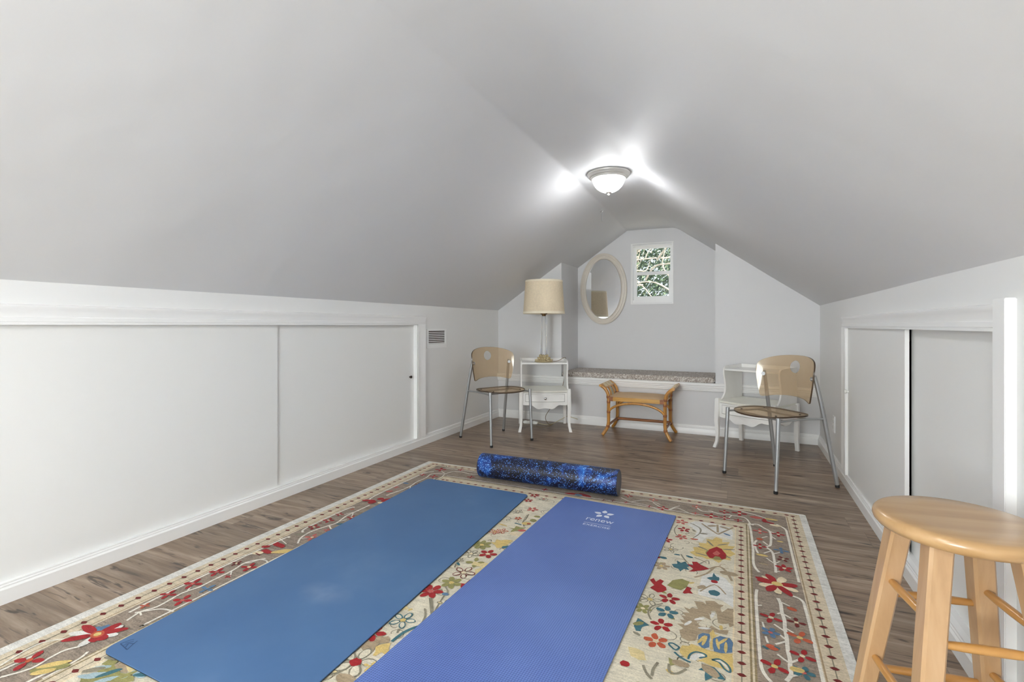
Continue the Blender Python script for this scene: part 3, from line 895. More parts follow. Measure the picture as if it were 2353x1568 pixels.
# ------------------------------------------------------------------ nightstands
def make_nightstand(label, loc, rz):
    t_ = thing('nightstand', label, 'nightstand', loc, rz, 'white nightstands')
    HW, HD = 0.225, 0.190
    # legs: square posts that taper into a gently curved cabriole
    for sx in (-1, 1):
        x = sx * HW
        b_ = bm_new()
        secs = []
        for z, dx, dy, h in ((0.0, 0.014, -0.016, 0.0135), (0.012, 0.012, -0.014, 0.0135), (0.05, 0.003, -0.004, 0.012), (0.11, -0.001, 0.001, 0.0125), (0.17, 0.001, -0.002, 0.015), (0.215, 0.003, -0.004, 0.017), (0.27, 0.002, -0.002, 0.0175), (0.392, 0, 0, 0.0165), (0.402, 0, 0, 0.013)):
            secs.append((x + sx * dx, -HD + dy, z, h, h))
        loft_sq(b_, secs, 0.003)
        obj('leg', b_, 'white', t_, smooth=30)
        b_ = bm_new()
        secs = []
        for z, dx, dy, h in ((0.0, 0.002, 0.010, 0.0145), (0.02, 0.002, 0.008, 0.014), (0.08, 0, 0.002, 0.015), (0.16, 0, 0, 0.0165), (0.38, 0, 0, 0.0165)):
            secs.append((x + sx * dx, HD + dy, z, h, h))
        loft_sq(b_, secs, 0.003)
        obj('leg', b_, 'white', t_, smooth=30)
    # lower top with a bowed front
    b_ = bm_new()
    front = [(-HW + 0.016, -HD + 0.004), (-HW * 0.5, -HD - 0.020), (0, -HD - 0.030), (HW * 0.5, -HD - 0.020), (HW - 0.016, -HD + 0.004)]
    fr = [(p.x, p.y) for p in spline([(a, c, 0) for a, c in front], 6)]
    prism(b_, fr + [(HW, -HD + 0.02), (HW, HD), (-HW, HD), (-HW, -HD + 0.02)], 'z', 0.370, 0.386)
    obj('tabletop', b_, 'cream_top', t_, smooth=30)
    # front apron with a scalloped lower edge, bowed like the top
    b_ = bm_new()
    W = HW - 0.014
    nseg = 40
    A, B, C2, D2 = [], [], [], []
    for i in range(nseg + 1):
        u = -1 + 2 * i / nseg
        x = W * u
        yb = -HD - 0.024 * (1 - u * u) + 0.006
        au = abs(u)
        if au > 0.66: zl = 0.252 - 0.004 * math.sin((au - 0.66) / 0.34 * PI)
        elif au > 0.30: zl = 0.214 + (0.038) * (0.5 - 0.5 * math.cos((au - 0.30) / 0.36 * PI))
        else: zl = 0.214 + 0.008 * (0.5 + 0.5 * math.cos(au / 0.30 * PI)) * 1.2
        A.append(b_.verts.new((x, yb, zl))); B.append(b_.verts.new((x, yb, 0.3665)))
        C2.append(b_.verts.new((x, yb + 0.014, zl))); D2.append(b_.verts.new((x, yb + 0.014, 0.3665)))
    for i in range(nseg):
        b_.faces.new((A[i], A[i+1], B[i+1], B[i])); b_.faces.new((D2[i], D2[i+1], C2[i+1], C2[i]))
        b_.faces.new((A[i], C2[i], C2[i+1], A[i+1])); b_.faces.new((B[i], B[i+1], D2[i+1], D2[i]))
    b_.faces.new((A[0], B[0], D2[0], C2[0])); b_.faces.new((A[-1], C2[-1], D2[-1], B[-1]))
    obj('apron', b_, 'white', t_, smooth=40)
    # side and back aprons
    b_ = bm_new()
    for sx in (-1, 1):
        pts = []
        for i in range(25):
            u = -1 + 2 * i / 24; au = abs(u)
            zl = 0.252 if au > 0.7 else 0.222 + 0.03 * (0.5 - 0.5 * math.cos((au) / 0.7 * PI)) + (0.006 * math.cos(au / 0.25 * PI / 2) if au < 0.25 else 0)
            pts.append((HD * 0.94 * u, zl))
        prism(b_, pts + [(HD * 0.94, 0.370), (-HD * 0.94, 0.370)], 'x', sx * (HW + 0.002) - 0.007, sx * (HW + 0.002) + 0.007)
    prism(b_, [(-W, 0.25), (W, 0.25), (W, 0.370), (-W, 0.370)], 'y', HD - 0.008, HD + 0.006)
    obj('side_apron', b_, 'white', t_, smooth=40)
    # drawer front: a raised moulded rectangle
    b_ = bm_new()
    def yb(u): return -HD - 0.024 * (1 - u * u) + 0.006
    wd = 0.86
    n = 20
    def strip(u0, u1, z0, z1, off, mi=0):
        P = []; nf = len(b_.faces)
        for i in range(n + 1):
            u = u0 + (u1 - u0) * i / n
            P.append((W * u, yb(u)))
        lo = [b_.verts.new((x, y - off, z0)) for x, y in P]; hi = [b_.verts.new((x, y - off, z1)) for x, y in P]
        lo2 = [b_.verts.new((x, y + 0.002, z0)) for x, y in P]; hi2 = [b_.verts.new((x, y + 0.002, z1)) for x, y in P]
        for i in range(n):
            b_.faces.new((lo[i], lo[i+1], hi[i+1], hi[i])); b_.faces.new((hi[i], hi[i+1], hi2[i+1], hi2[i])); b_.faces.new((lo2[i], lo2[i+1], lo[i+1], lo[i]))
        b_.faces.new((lo[0], hi[0], hi2[0], lo2[0])); b_.faces.new((lo[-1], lo2[-1], hi2[-1], hi[-1]))
        b_.faces.ensure_lookup_table()
        for f in b_.faces[nf:]: f.material_index = mi
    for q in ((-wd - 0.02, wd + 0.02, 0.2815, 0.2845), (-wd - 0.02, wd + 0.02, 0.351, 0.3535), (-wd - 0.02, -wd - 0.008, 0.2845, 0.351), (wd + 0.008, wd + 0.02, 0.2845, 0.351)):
        strip(*q, 0.0056, 1)  # shaded gaps around the drawer, painted as grey strips
    strip(-0.95, 0.95, 0.268, 0.362, 0.005)
    strip(-wd, wd, 0.286, 0.2905, 0.0095); strip(-wd, wd, 0.345, 0.3495, 0.0095)
    strip(-wd, -wd + 0.022, 0.286, 0.3495, 0.0095); strip(wd - 0.022, wd, 0.286, 0.3495, 0.0095)
    dr = obj('drawer', b_, ['white', 'groove_shade'], t_, smooth=40)
    b_ = bm_new()
    lathe(b_, [(0.004, 0), (0.004, 0.010), (0.009, 0.013), (0.0125, 0.019), (0.011, 0.025), (0.005, 0.028), (0, 0.0285)], 16)
    bmesh.ops.rotate(b_, verts=b_.verts, cent=(0,0,0), matrix=Matrix.Rotation(PI/2, 3, 'X'))
    bmesh.ops.translate(b_, verts=b_.verts, vec=(0, yb(0) - 0.005, 0.317))
    obj('knob', b_, 'chrome', dr)['label'] = 'round chrome and white knob'
    # S-curved side panels carrying the raised shelf
    sil = [(-0.150, 0.386), (-0.138, 0.392), (-0.115, 0.408), (-0.093, 0.435), (-0.082, 0.468), (-0.082, 0.510), (-0.093, 0.560), (-0.103, 0.600), (-0.104, 0.626), (-0.097, 0.645), (-0.080, 0.657), (-0.05, 0.662)]
    sil = [(p.x, p.y) for p in spline([(a, c, 0) for a, c in sil], 4)]
    for sx in (-1, 1):
        b_ = bm_new()
        prism(b_, sil + [(HD, 0.668), (HD, 0.386)], 'x', sx * (HW - 0.004) - 0.0065, sx * (HW - 0.004) + 0.0065)
        obj('side_panel', b_, 'white', t_, smooth=30)
    b_ = bm_new()
    box(b_, -HW + 0.004, -0.098, 0.626, HW - 0.004, HD, 0.640, 0.003)
    obj('shelf', b_, 'white', t_)
    b_ = bm_new()
    box(b_, -HW + 0.004, HD - 0.011, 0.639, HW - 0.004, HD + 0.001, 0.668, 0.003)
    obj('back_rail', b_, 'white', t_)
    return t_
ns = make_nightstand('white two-tier nightstand carrying the table lamp', (-1.738, 4.432, 0), math.atan2(0.196, 0.417))
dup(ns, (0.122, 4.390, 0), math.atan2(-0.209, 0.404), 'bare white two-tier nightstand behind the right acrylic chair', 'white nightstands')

# ------------------------------------------------------------------ table lamp
SH = 0.640
lp = thing('table_lamp', 'tall table lamp with beige drum shade, clear column and gold glass foot', 'lamp', (-1.742, 4.447, SH))
bm = bm_new()
lathe(bm, [(0.045, 0.0), (0.088, 0.001), (0.095, 0.006), (0.088, 0.013), (0.066, 0.018), (0.056, 0.026), (0.050, 0.042), (0.040, 0.056), (0.026, 0.066), (0.020, 0.070)], 40)
rl = random.Random(5)
for ring, (rad, zz, ln, cnt) in enumerate(((0.072, 0.016, 0.030, 12), (0.052, 0.036, 0.028, 10), (0.036, 0.060, 0.026, 9))):
    for k in range(cnt):
        a = 2 * PI * (k + 0.5 * (ring % 2)) / cnt
        c = Vector((rad * math.cos(a), rad * math.sin(a), zz))
        d = Vector((math.cos(a), math.sin(a), 0.5 + 0.5 * ring)).normalized()
        tube(bm, [c - d * ln * 0.3, c, c + d * ln * 0.35, c + d * ln * 0.6], [0.006, 0.012, 0.009, 0.002], 8)
obj('base', bm, 'goldglass', lp, smooth=45)
bm = bm_new()
lathe(bm, [(0.034, 0.066), (0.0335, 0.075), (0.030, 0.20), (0.0255, 0.33), (0.0205, 0.44), (0.0185, 0.452)], 8)
obj('column', bm, 'clearglass', lp, smooth=20)
bm = bm_new()
lathe(bm, [(0.017, 0.450), (0.020, 0.455), (0.020, 0.464), (0.033, 0.470), (0.033, 0.478), (0.016, 0.484), (0.014, 0.560), (0.010, 0.565)], 20)
obj('socket', bm, 'brass', lp)
def shade_r(z): return 0.203 + (0.181 - 0.203) * (z - 0.474) / 0.325
bm = bm_new()
z0, z1 = 0.474, 0.799
lathe(bm, [(shade_r(z0), z0), (shade_r(z1), z1), (shade_r(z1) - 0.003, z1), (shade_r(z0) - 0.003, z0), (shade_r(z0), z0)], 56, cap0=False, cap1=False)
shd = obj('shade', bm, 'linen', lp, smooth=40)
for za, zb in ((z0 - 0.001, z0 + 0.022), (z1 - 0.016, z1 + 0.001)):
    bm = bm_new()
    lathe(bm, [(shade_r(za) + 0.0022, za), (shade_r(zb) + 0.0022, zb), (shade_r(zb) - 0.0045, zb), (shade_r(za) - 0.0045, za), (shade_r(za) + 0.0022, za)], 56, cap0=False, cap1=False)
    obj('trim', bm, 'linen_trim', shd, smooth=40)['label'] = 'paler trim band'
bm = bm_new()
for k in range(3):
    a = 2 * PI * k / 3
    tube(bm, [(0.012 * math.cos(a), 0.012 * math.sin(a), 0.555), (0.1 * math.cos(a), 0.1 * math.sin(a), 0.70), (0.179 * math.cos(a), 0.179 * math.sin(a), 0.785)], 0.002, 6)
obj('shade_support', bm, 'brass', shd)
# the cord runs off the back of the shelf, down behind the stand
bm = bm_new()
tube(bm, spline([(0.06, 0.045, 0.006), (0.10, 0.12, 0.006), (0.145, 0.205, 0.036), (0.150, 0.222, 0.0), (0.135, 0.226, -0.15), (0.10, 0.228, -0.30), (0.02, 0.20, -0.45), (-0.03, 0.12, -0.56), (0.03, 0.06, -0.622), (0.10, 0.0, -0.6), (0.02, -0.04, -0.632), (-0.10, -0.02, -0.632)], 5), 0.0028, 7)
obj('cord', bm, 'browncord', lp)
# power strip with its own lead under the lamp table
ps = thing('power_strip', 'white power strip with cream cable on the floor under the lamp table', 'power strip', (-1.905, 4.56, 0), 0.15)
bm = bm_new(); box(bm, -0.10, -0.022, 0, 0.05, 0.022, 0.026, 0.006); obj('housing', bm, 'knobw', ps)
for k in range(3):
    bm = bm_new(); lathe(bm, [(0.012, 0.0255), (0.012, 0.0275), (0, 0.0275)], 14, (-0.075 + 0.045 * k, 0, 0))
    obj('socket', bm, 'trim', ps)
bm = bm_new()
tube(bm, spline([(0.045, 0, 0.012), (0.09, -0.02, 0.006), (0.16, -0.03, 0.006), (0.22, 0.0, 0.02), (0.28, 0.05, 0.05), (0.33, 0.11, 0.07), (0.38, 0.13, 0.06), (0.44, 0.10, 0.05)], 5), 0.0035, 7)
obj('cable', bm, 'cord', ps)

# ------------------------------------------------------------------ rattan bench
rb = thing('rattan_bench', 'small rattan bench with woven seat and rolled arms below the window seat', 'bench', (-0.832, 4.535, 0))
LX = 0.247
for sy in (-1, 1):
    for sx in (-1, 1):
        b_ = bm_new()
        y = sy * 0.175
        tube(b_, spline([(sx * 0.300, y + sy * 0.018, 0.004), (sx * 0.282, y + sy * 0.012, 0.028), (sx * 0.258, y + sy * 0.004, 0.072), (sx * LX, y, 0.125), (sx * LX, y, 0.22), (sx * LX, y, 0.325), (sx * 0.252, y, 0.375), (sx * 0.270, y, 0.412), (sx * 0.296, y, 0.438), (sx * 0.322, y, 0.452)], 4), [0.011] + [0.0145] * 34 + [0.0135, 0.011], 12)
        lg = obj('leg', b_, 'rattan', rb, smooth=50)
        for zz in (0.085, 0.215, 0.305, 0.35):
            b_ = bm_new()
            xx = sx * (LX + (0.004 if zz < 0.1 else 0) + (0.003 if zz > 0.34 else 0))
            lathe(b_, [(0.0152, -0.011), (0.0168, -0.008), (0.0168, 0.008), (0.0152, 0.011)], 12, (xx, y + (sy * 0.003 if zz < 0.1 else 0), zz))
            obj('binding', b_, 'rattan_dark', lg, smooth=50)
# seat: woven pad with flat front and back rails
b_ = bm_new()
n = 14
V = {}
for i in range(n + 1):
    for j in range(n + 1):
        u, v = -1 + 2 * i / n, -1 + 2 * j / n
        V[i, j] = b_.verts.new((u * (LX + 0.002), v * 0.172, 0.352 + 0.018 * (1 - u ** 4) * (1 - v ** 4)))
for i in range(n):
    for j in range(n):
        b_.faces.new((V[i, j], V[i+1, j], V[i+1, j+1], V[i, j+1]))
lo = [b_.verts.new((sx * (LX + 0.002), sy * 0.172, 0.325)) for sx, sy in ((-1, -1), (1, -1), (1, 1), (-1, 1))]
b_.faces.new(lo[::-1])
b_.faces.new([V[i, 0] for i in range(n + 1)][::-1] + [lo[0], lo[1]]); b_.faces.new([V[n, j] for j in range(n + 1)][::-1] + [lo[1], lo[2]])
b_.faces.new([V[n - i, n] for i in range(n + 1)][::-1] + [lo[2], lo[3]]); b_.faces.new([V[0, n - j] for j in range(n + 1)][::-1] + [lo[3], lo[0]])
obj('seat', b_, 'rush', rb, smooth=50)
for sy in (-1, 1):
    b_ = bm_new()
    box(b_, -LX, sy * 0.180 - 0.010, 0.316, LX, sy * 0.180 + 0.010, 0.352, 0.006)
    fr_ = obj('seat_rail', b_, 'rattan_rail', rb, smooth=50)
    for sx in (-1, 1):
        b_ = bm_new()
        box(b_, sx * 0.222 - 0.022, sy * 0.180 - 0.0118, 0.3145, sx * 0.222 + 0.022, sy * 0.180 + 0.0118, 0.3535, 0.005)
        obj('binding', b_, 'rattan_dark', fr_, smooth=50)
    b_ = bm_new()
    tube(b_, [(LX * math.cos(a) * 1.0, sy * 0.178, 0.200 + 0.104 * math.sin(a)) for a in [PI * (0.03 + 0.94 * k / 20) for k in range(21)]], 0.0105, 10)
    obj('arch', b_, 'rattan', rb, smooth=50)
for sx in (-1, 1):
    b_ = bm_new(); tube(b_, [(sx * LX, -0.175, 0.098), (sx * LX, 0.175, 0.098)], 0.011, 10)
    obj('stretcher', b_, 'rattan_dark', rb, smooth=50)
b_ = bm_new()
tube(b_, [(-LX, 0.155, 0.100), (LX, 0.155, 0.100)], 0.0125, 10)
obj('stretcher', b_, 'rattan_dark', rb, smooth=50)
for sx in (-1, 1):
    b_ = bm_new()
    tube(b_, [(sx * 0.318, -0.195, 0.452), (sx * 0.318, 0.195, 0.452)], 0.0125, 12)
    tube(b_, [(sx * 0.282, -0.180, 0.430), (sx * 0.282, 0.180, 0.430)], 0.010, 12)
    ar = obj('arm_rail', b_, 'rattan', rb, smooth=50)
    for yy in (-0.09, 0.0, 0.09):
        b_ = bm_new()
        prism(b_, [(sx * 0.276, 0.438), (sx * 0.286, 0.446), (sx * 0.306, 0.462), (sx * 0.318, 0.467), (sx * 0.330, 0.460), (sx * 0.326, 0.452), (sx * 0.306, 0.446), (sx * 0.284, 0.428)], 'y', yy - 0.034, yy + 0.034)
        obj('cane_wrap', b_, 'cane', ar, smooth=60)
    for yy in (-0.062, 0.062):
        b_ = bm_new()
        tube(b_, spline([(sx * 0.250, yy * 1.1, 0.345), (sx * 0.256, yy, 0.385), (sx * 0.272, yy, 0.418), (sx * 0.286, yy, 0.436)], 4), 0.0085, 10)
        obj('arm_slat', b_, 'rattan', rb, smooth=50)
    b_ = bm_new()
    prism(b_, [(sx * 0.2475, 0.352), (sx * 0.2555, 0.385), (sx * 0.2715, 0.416), (sx * 0.2755, 0.414), (sx * 0.2595, 0.383), (sx * 0.2515, 0.352)], 'y', -0.05, 0.05)
    obj('arm_panel', b_, 'greypanel', rb, smooth=50)

# ------------------------------------------------------------------ bar stool
st = thing('bar_stool', 'round-seated pale wooden bar stool by the right closet doors', 'stool', (0.405, 1.288, 0), math.radians(10))
ZS = 0.606; RS = 0.1425
bm = bm_new()
prof = [(0, ZS - 0.032), (RS - 0.018, ZS - 0.032), (RS - 0.008, ZS - 0.029), (RS - 0.002, ZS - 0.022), (RS, ZS - 0.015), (RS - 0.0015, ZS - 0.008), (RS - 0.006, ZS - 0.0025), (RS - 0.014, ZS), (RS * 0.6, ZS - 0.001), (0, ZS - 0.002)]
lathe(bm, prof, 72)
obj('seat', bm, 'seatwood', st, smooth=40)
DT, DB, ZT = 0.098, 0.197, ZS - 0.030
def legp(k, z):
    a = math.radians(45 + 90 * k); d = DB + (DT - DB) * z / ZT
    return d * math.cos(a), d * math.sin(a)
for k in range(4):
    b_ = bm_new()
    zb = 0.0158 if k in (1, 2) else 0.0     # two feet stand on the rug edge
    x0, y0 = legp(k, zb); x1, y1 = legp(k, ZT)
    loft_sq(b_, [(x0, y0, zb, 0.0165, 0.0165), ((x0+x1)/2, (y0+y1)/2, (zb + ZT)/2, 0.0195, 0.0195), (x1, y1, ZT, 0.0205, 0.0205)], 0.005)
    obj('leg', b_, 'legwood', st, smooth=20)
def rung(k1, k2, z, r=0.0085):
    b_ = bm_new()
    a = Vector((*legp(k1, z), z)); c = Vector((*legp(k2, z), z))
    d = (c - a)
    # built along local X so that the grain follows the rod
    L_ = d.length
    tube(b_, [(-L_/2 + 0.012, 0, 0), (-L_/2 + 0.05, 0, 0), (0, 0, 0), (L_/2 - 0.05, 0, 0), (L_/2 - 0.012, 0, 0)], [r * 0.78, r, r * 1.06, r, r * 0.78], 14)
    o = obj('rung', b_, 'rungwood', st, smooth=50)
    o.location = (a + c) / 2; o.rotation_euler = (0, 0, math.atan2(d.y, d.x))
for (k1, k2, z) in ((1, 2, 0.428), (1, 2, 0.240), (0, 3, 0.428), (0, 3, 0.240), (0, 1, 0.392), (0, 1, 0.205), (2, 3, 0.392), (2, 3, 0.205)):
    rung(k1, k2, z)

# ------------------------------------------------------------------ foam roller
fr_ = thing('foam_roller', 'long blue speckled foam roller lying across the far edge of the rug', 'foam roller', (-1.078, 2.790, 0.0158 + 0.0755), math.radians(0.8))
bm = bm_new()
lathe(bm, [(0.070, -0.447), (0.0745, -0.4445), (0.0755, -0.438), (0.0755, -0.2), (0.0755, 0.0), (0.0755, 0.2), (0.0755, 0.438), (0.0745, 0.4445), (0.070, 0.447)], 64, cap0=False, cap1=False)
bmesh.ops.rotate(bm, verts=bm.verts, cent=(0,0,0), matrix=Matrix.Rotation(PI/2, 3, 'Y'))
obj('body', bm, 'roller', fr_, smooth=50)
for s in (-1, 1):
    bm = bm_new(); lathe(bm, [(0, s * 0.4462), (0.03, s * 0.4462), (0.0705, s * 0.4468)], 64, cap0=False, cap1=False)
    bmesh.ops.rotate(bm, verts=bm.verts, cent=(0,0,0), matrix=Matrix.Rotation(PI/2, 3, 'Y'))
    obj('end_cap', bm, 'rollerend', fr_, smooth=None)['label'] = 'grey end'

# ------------------------------------------------------------------ yoga mats
def rounded(pts, r, n=6):
    out = []
    k = len(pts)
    for i in range(k):
        p = Vector((*pts[i], 0)); a = Vector((*pts[i-1], 0)); c = Vector((*pts[(i+1) % k], 0))
        d1 = (a - p).normalized(); d2 = (c - p).normalized()
        s = p + d1 * r; e = p + d2 * r
        for q in range(n + 1):
            t_ = q / n
            out.append(tuple((s * (1-t_)**2 + p * 2 * t_ * (1-t_) + e * t_ * t_)[:2]))
    return out
MZ = 0.0158
mt1 = thing('yoga_mat', 'smooth steel-blue yoga mat with rounded corners on the left of the rug', 'yoga mat', (-1.42, 1.69, MZ))
def loc(pts, o): return [(x - o[0], y - o[1]) for x, y in pts]
P1 = rounded([(-1.802, 2.580), (-1.738, 0.797), (-1.038, 0.797), (-1.104, 2.580)], 0.032)
P1 = loc(P1, (-1.42, 1.69))
bm = bm_new(); prism(bm, P1, 'z', 0.0022, 0.0055); obj('top_layer', bm, 'mat1', mt1, smooth=None)
bm = bm_new(); prism(bm, P1, 'z', 0.0, 0.0022); obj('underside', bm, 'matdark', mt1, smooth=None)
def ribbon(bm, pts, w, z, h=0.0004):
    P = [Vector((*p, 0)) for p in pts]
    L_, R2 = [], []
    for i, p in enumerate(P):
        d = (P[min(i+1, len(P)-1)] - P[max(i-1, 0)]).normalized()
        q = Vector((-d.y, d.x, 0)) * w / 2
        L_.append(p + q); R2.append(p - q)
    A = [bm.verts.new((v.x, v.y, z)) for v in L_]; B = [bm.verts.new((v.x, v.y, z)) for v in R2]
    fs = []
    for i in range(len(P) - 1): fs.append(bm.faces.new((A[i], B[i], B[i+1], A[i+1])))
    return fs
bm = bm_new()
o1 = (-1.42, 1.69)
for pts in ([(-1.722, 0.838), (-1.672, 0.831)], [(-1.722, 0.838), (-1.716, 0.858), (-1.708, 0.868)], [(-1.672, 0.831), (-1.684, 0.852), (-1.690, 0.868)], [(-1.705, 0.838), (-1.700, 0.851), (-1.683, 0.856)], [(-1.712, 0.846), (-1.698, 0.862)], [(-1.690, 0.836), (-1.701, 0.850)]):
    ribbon(bm, loc(pts, o1), 0.0032, 0.0058)
obj('emblem', bm, 'ink', mt1, smooth=None)['label'] = 'small dark line emblem'

mt2 = thing('yoga_mat', 'ribbed periwinkle-blue yoga mat with a white flower logo, right of the steel-blue mat', 'yoga mat', (-0.63, 1.76, MZ), math.radians(-2.0))
bm = bm_new()
H2, W2 = 0.868, 0.3035
P2 = rounded([(-W2, H2), (-W2, -H2), (W2, -H2), (W2, H2)], 0.006, 3)
prism(bm, P2, 'z', 0.0, 0.0055)
obj('mat_body', bm, 'mat2', mt2, smooth=None)
# printed logo: five petals, the word and a small line under it
bm = bm_new()
def w2l(x, y):
    c, s = math.cos(math.radians(2.0)), math.sin(math.radians(2.0))
    dx, dy = x + 0.63, y - 1.76
    return (dx * c - dy * s, dx * s + dy * c)
fc = w2l(-0.637, 2.474)
for k in range(5):
    a = math.radians(97 + 72 * k)
    ax = Vector((math.cos(a), math.sin(a))); ay = Vector((-ax.y, ax.x))
    o_ = Vector(fc)
    pts = [(0.015, 0), (0.022, 0.011), (0.032, 0.0135), (0.043, 0.009), (0.054, 0), (0.043, -0.009), (0.032, -0.0135), (0.022, -0.011)]
    bm.faces.new([bm.verts.new((*(o_ + ax * p + ay * q), 0.0059)) for p, q in pts])
obj('logo', bm, 'logo', mt2, smooth=None)
l0, l1 = w2l(-0.702, 2.339), w2l(-0.570, 2.340)
bm = bm_new(); ribbon(bm, [l0, l1], 0.003, 0.0059)
obj('logo_line', bm, 'logo', mt2, smooth=None)
def text(body, x, y, width, height, parent, name):
    cu = bpy.data.curves.new(name, 'FONT'); cu.body = body; cu.size = 1.0; cu.extrude = 0.0; cu.resolution_u = 4
    to = bpy.data.objects.new(name, cu); COL.objects.link(to)
    bpy.context.view_layer.update()
    me = bpy.data.meshes.new_from_object(to.evaluated_get(bpy.context.evaluated_depsgraph_get()))
    bpy.data.objects.remove(to); bpy.data.curves.remove(cu)
    xs = [v.co.x for v in me.vertices]; ys = [v.co.y for v in me.vertices]
    sx = width / (max(xs) - min(xs)); sy = height / (max(ys) - min(ys))
    for v in me.vertices: v.co = ((v.co.x - min(xs)) * sx + x, (v.co.y - min(ys)) * sy + y, 0.0059)
    me.materials.append(MAT['logo'])
    o = bpy.data.objects.new(name, me); COL.objects.link(o); o.parent = parent
    return o
tx = w2l(-0.704, 2.372)
text('renew', tx[0], tx[1], 0.138, 0.030, mt2, 'lettering')
tx = w2l(-0.700, 2.306)
text('EXERCISE', tx[0], tx[1], 0.134, 0.020, mt2, 'lettering')

# ------------------------------------------------------------------ rug
RUGCOL = {'base': (208, 206, 200), 'cr': (200, 186, 161), 'tan': (160, 138, 108), 'tau': (140, 126, 112), 'ol': (140, 124, 92), 'fld': (208, 200, 179),
 'R': (150, 26, 30), 'D': (104, 30, 26), 'K': (184, 92, 84), 'T': (58, 102, 112), 'Y': (204, 178, 112), 'y': (208, 190, 140), 'G': (140, 136, 84), 'B': (160, 142, 116), 'W': (214, 212, 206),
 'N': (132, 126, 108), 'L': (86, 116, 146), 'l': (158, 178, 184), 'O': (178, 84, 54), 'C': (216, 200, 168), 'v': (218, 212, 200)}
def mat_pile(name, rgb, var):
    m, nt, b = new_mat('rug_' + name)
    v = coords(nt, (1, 1.6, 1))
    n1 = N(nt, 'ShaderNodeTexNoise', Scale=150.0, Detail=3.0, Roughness=0.75)
    n2 = N(nt, 'ShaderNodeTexNoise', Scale=26.0, Detail=3.0)
    nt.links.new(v, n1.inputs['Vector']); nt.links.new(v, n2.inputs['Vector'])
    ad = N(nt, 'ShaderNodeMath', operation='MULTIPLY_ADD'); nt.links.new(n1.outputs['Fac'], ad.inputs[0]); ad.inputs[1].default_value = 0.65
    hv = N(nt, 'ShaderNodeMath', operation='MULTIPLY'); nt.links.new(n2.outputs['Fac'], hv.inputs[0]); hv.inputs[1].default_value = 0.35
    nt.links.new(hv.outputs[0], ad.inputs[2])
    n3 = N(nt, 'ShaderNodeTexNoise', Scale=1.0, Detail=3.0, Roughness=0.6)
    nt.links.new(coords(nt, (9, 120, 1)), n3.inputs['Vector'])
    a3 = N(nt, 'ShaderNodeMath', operation='MULTIPLY_ADD'); nt.links.new(n3.outputs['Fac'], a3.inputs[0]); a3.inputs[1].default_value = 0.45; nt.links.new(ad.outputs[0], a3.inputs[2])
    ad = N(nt, 'ShaderNodeMath', operation='SUBTRACT'); nt.links.new(a3.outputs[0], ad.inputs[0]); ad.inputs[1].default_value = 0.225
    c = lin(rgb)
    nt.links.new(ramp(nt, ad.outputs[0], [(0.34, tuple(x * (1 - var) for x in c)), (0.66, tuple(min(1, x * (1 + var)) for x in c))]), b.inputs['Base Color'])
    b.inputs['Roughness'].default_value = 0.95
    b.inputs['Specular IOR Level'].default_value = 0.15
    b.inputs['Sheen Weight'].default_value = 0.08
    bump(nt, b, n1.outputs['Fac'], 0.6, 0.003)
    return m
keys = list(RUGCOL)
rugmats = [mat_pile(k, RUGCOL[k], {'tau': 0.42, 'ol': 0.42, 'fld': 0.24, 'cr': 0.26, 'B': 0.3}.get(k, 0.22)) for k in keys]
KI = {k: i for i, k in enumerate(keys)}
RX0, RX1, RY0, RY1 = -2.047, 0.309, -0.09, 2.938
bm = bm_new()
edge_ = rounded([(RX0, RY1), (RX0, RY0), (RX1, RY0), (RX1, RY1)], 0.012, 3)
prism(bm, edge_, 'z', 0.0, 0.0115)
zl = [0.0115]
def nxt(): zl[0] += 0.0001; return zl[0]
def flat(pts, c, z):
    f = bm.faces.new([bm.verts.new((x, y, z)) for x, y in pts]); f.material_index = KI[c]
    if f.calc_area() and f.normal.z < 0: f.normal_flip()
    return f
def rect(x0, x1, y1, c):
    y0 = RY0 + (RY1 - y1)
    flat([(x0, y0), (x1, y0), (x1, y1), (x0, y1)], c, nxt())
rect(-2.003, 0.279, 2.922, 'cr')
rect(-1.939, 0.222, 2.873, 'tan')
rect(-1.934, 0.217, 2.869, 'cr')
rect(-1.925, 0.213, 2.866, 'tau')
rect(-1.767, 0.045, 2.690, 'ol')
rect(-1.762, 0.039, 2.684, 'cr')
rect(-1.752, 0.033, 2.676, 'ol')
rect(-1.746, 0.027, 2.671, 'cr')
rect(-1.700, -0.016, 2.606, 'C')
rect(-1.694, -0.021, 2.600, 'fld')
zd = nxt()
def strokes(pts, w, c, z):
    for f in ribbon(bm, pts, w, z): f.material_index = KI[c]
def dots(x, y0, y1, vert=True):
    L_ = y1 - y0; n = int(round(L_ / 0.053))
    strokes([(x, y0), (x, y1)] if vert else [(y0, x), (y1, x)], 0.0035, 'N', zd)
    for i in range(n + 1):
        y = y0 + L_ * i / n
        a, b_ = (0.0135, 0.0075)
        c = (x, y) if vert else (y, x)
        flat([(c[0] - a, c[1]), (c[0] - a * 0.3, c[1] - b_), (c[0] + a * 0.3, c[1] - b_ * 0.9), (c[0] + a, c[1]), (c[0] + a * 0.3, c[1] + b_), (c[0] - a * 0.3, c[1] + b_ * 0.9)], 'D' if (vert and i % 1 == 0 and y < 2.5) else 'D', zd + 0.00005)
dots(0.247, 0.0, 2.885); dots(-1.972, 0.0, 2.885); dots(2.893, -1.95, 0.22, False)
dots(0.005, 0.25, 2.622); dots(-1.718, 0.25, 2.622); dots(2.625, -1.69, -0.02, False)
zv = nxt() + 0.0002
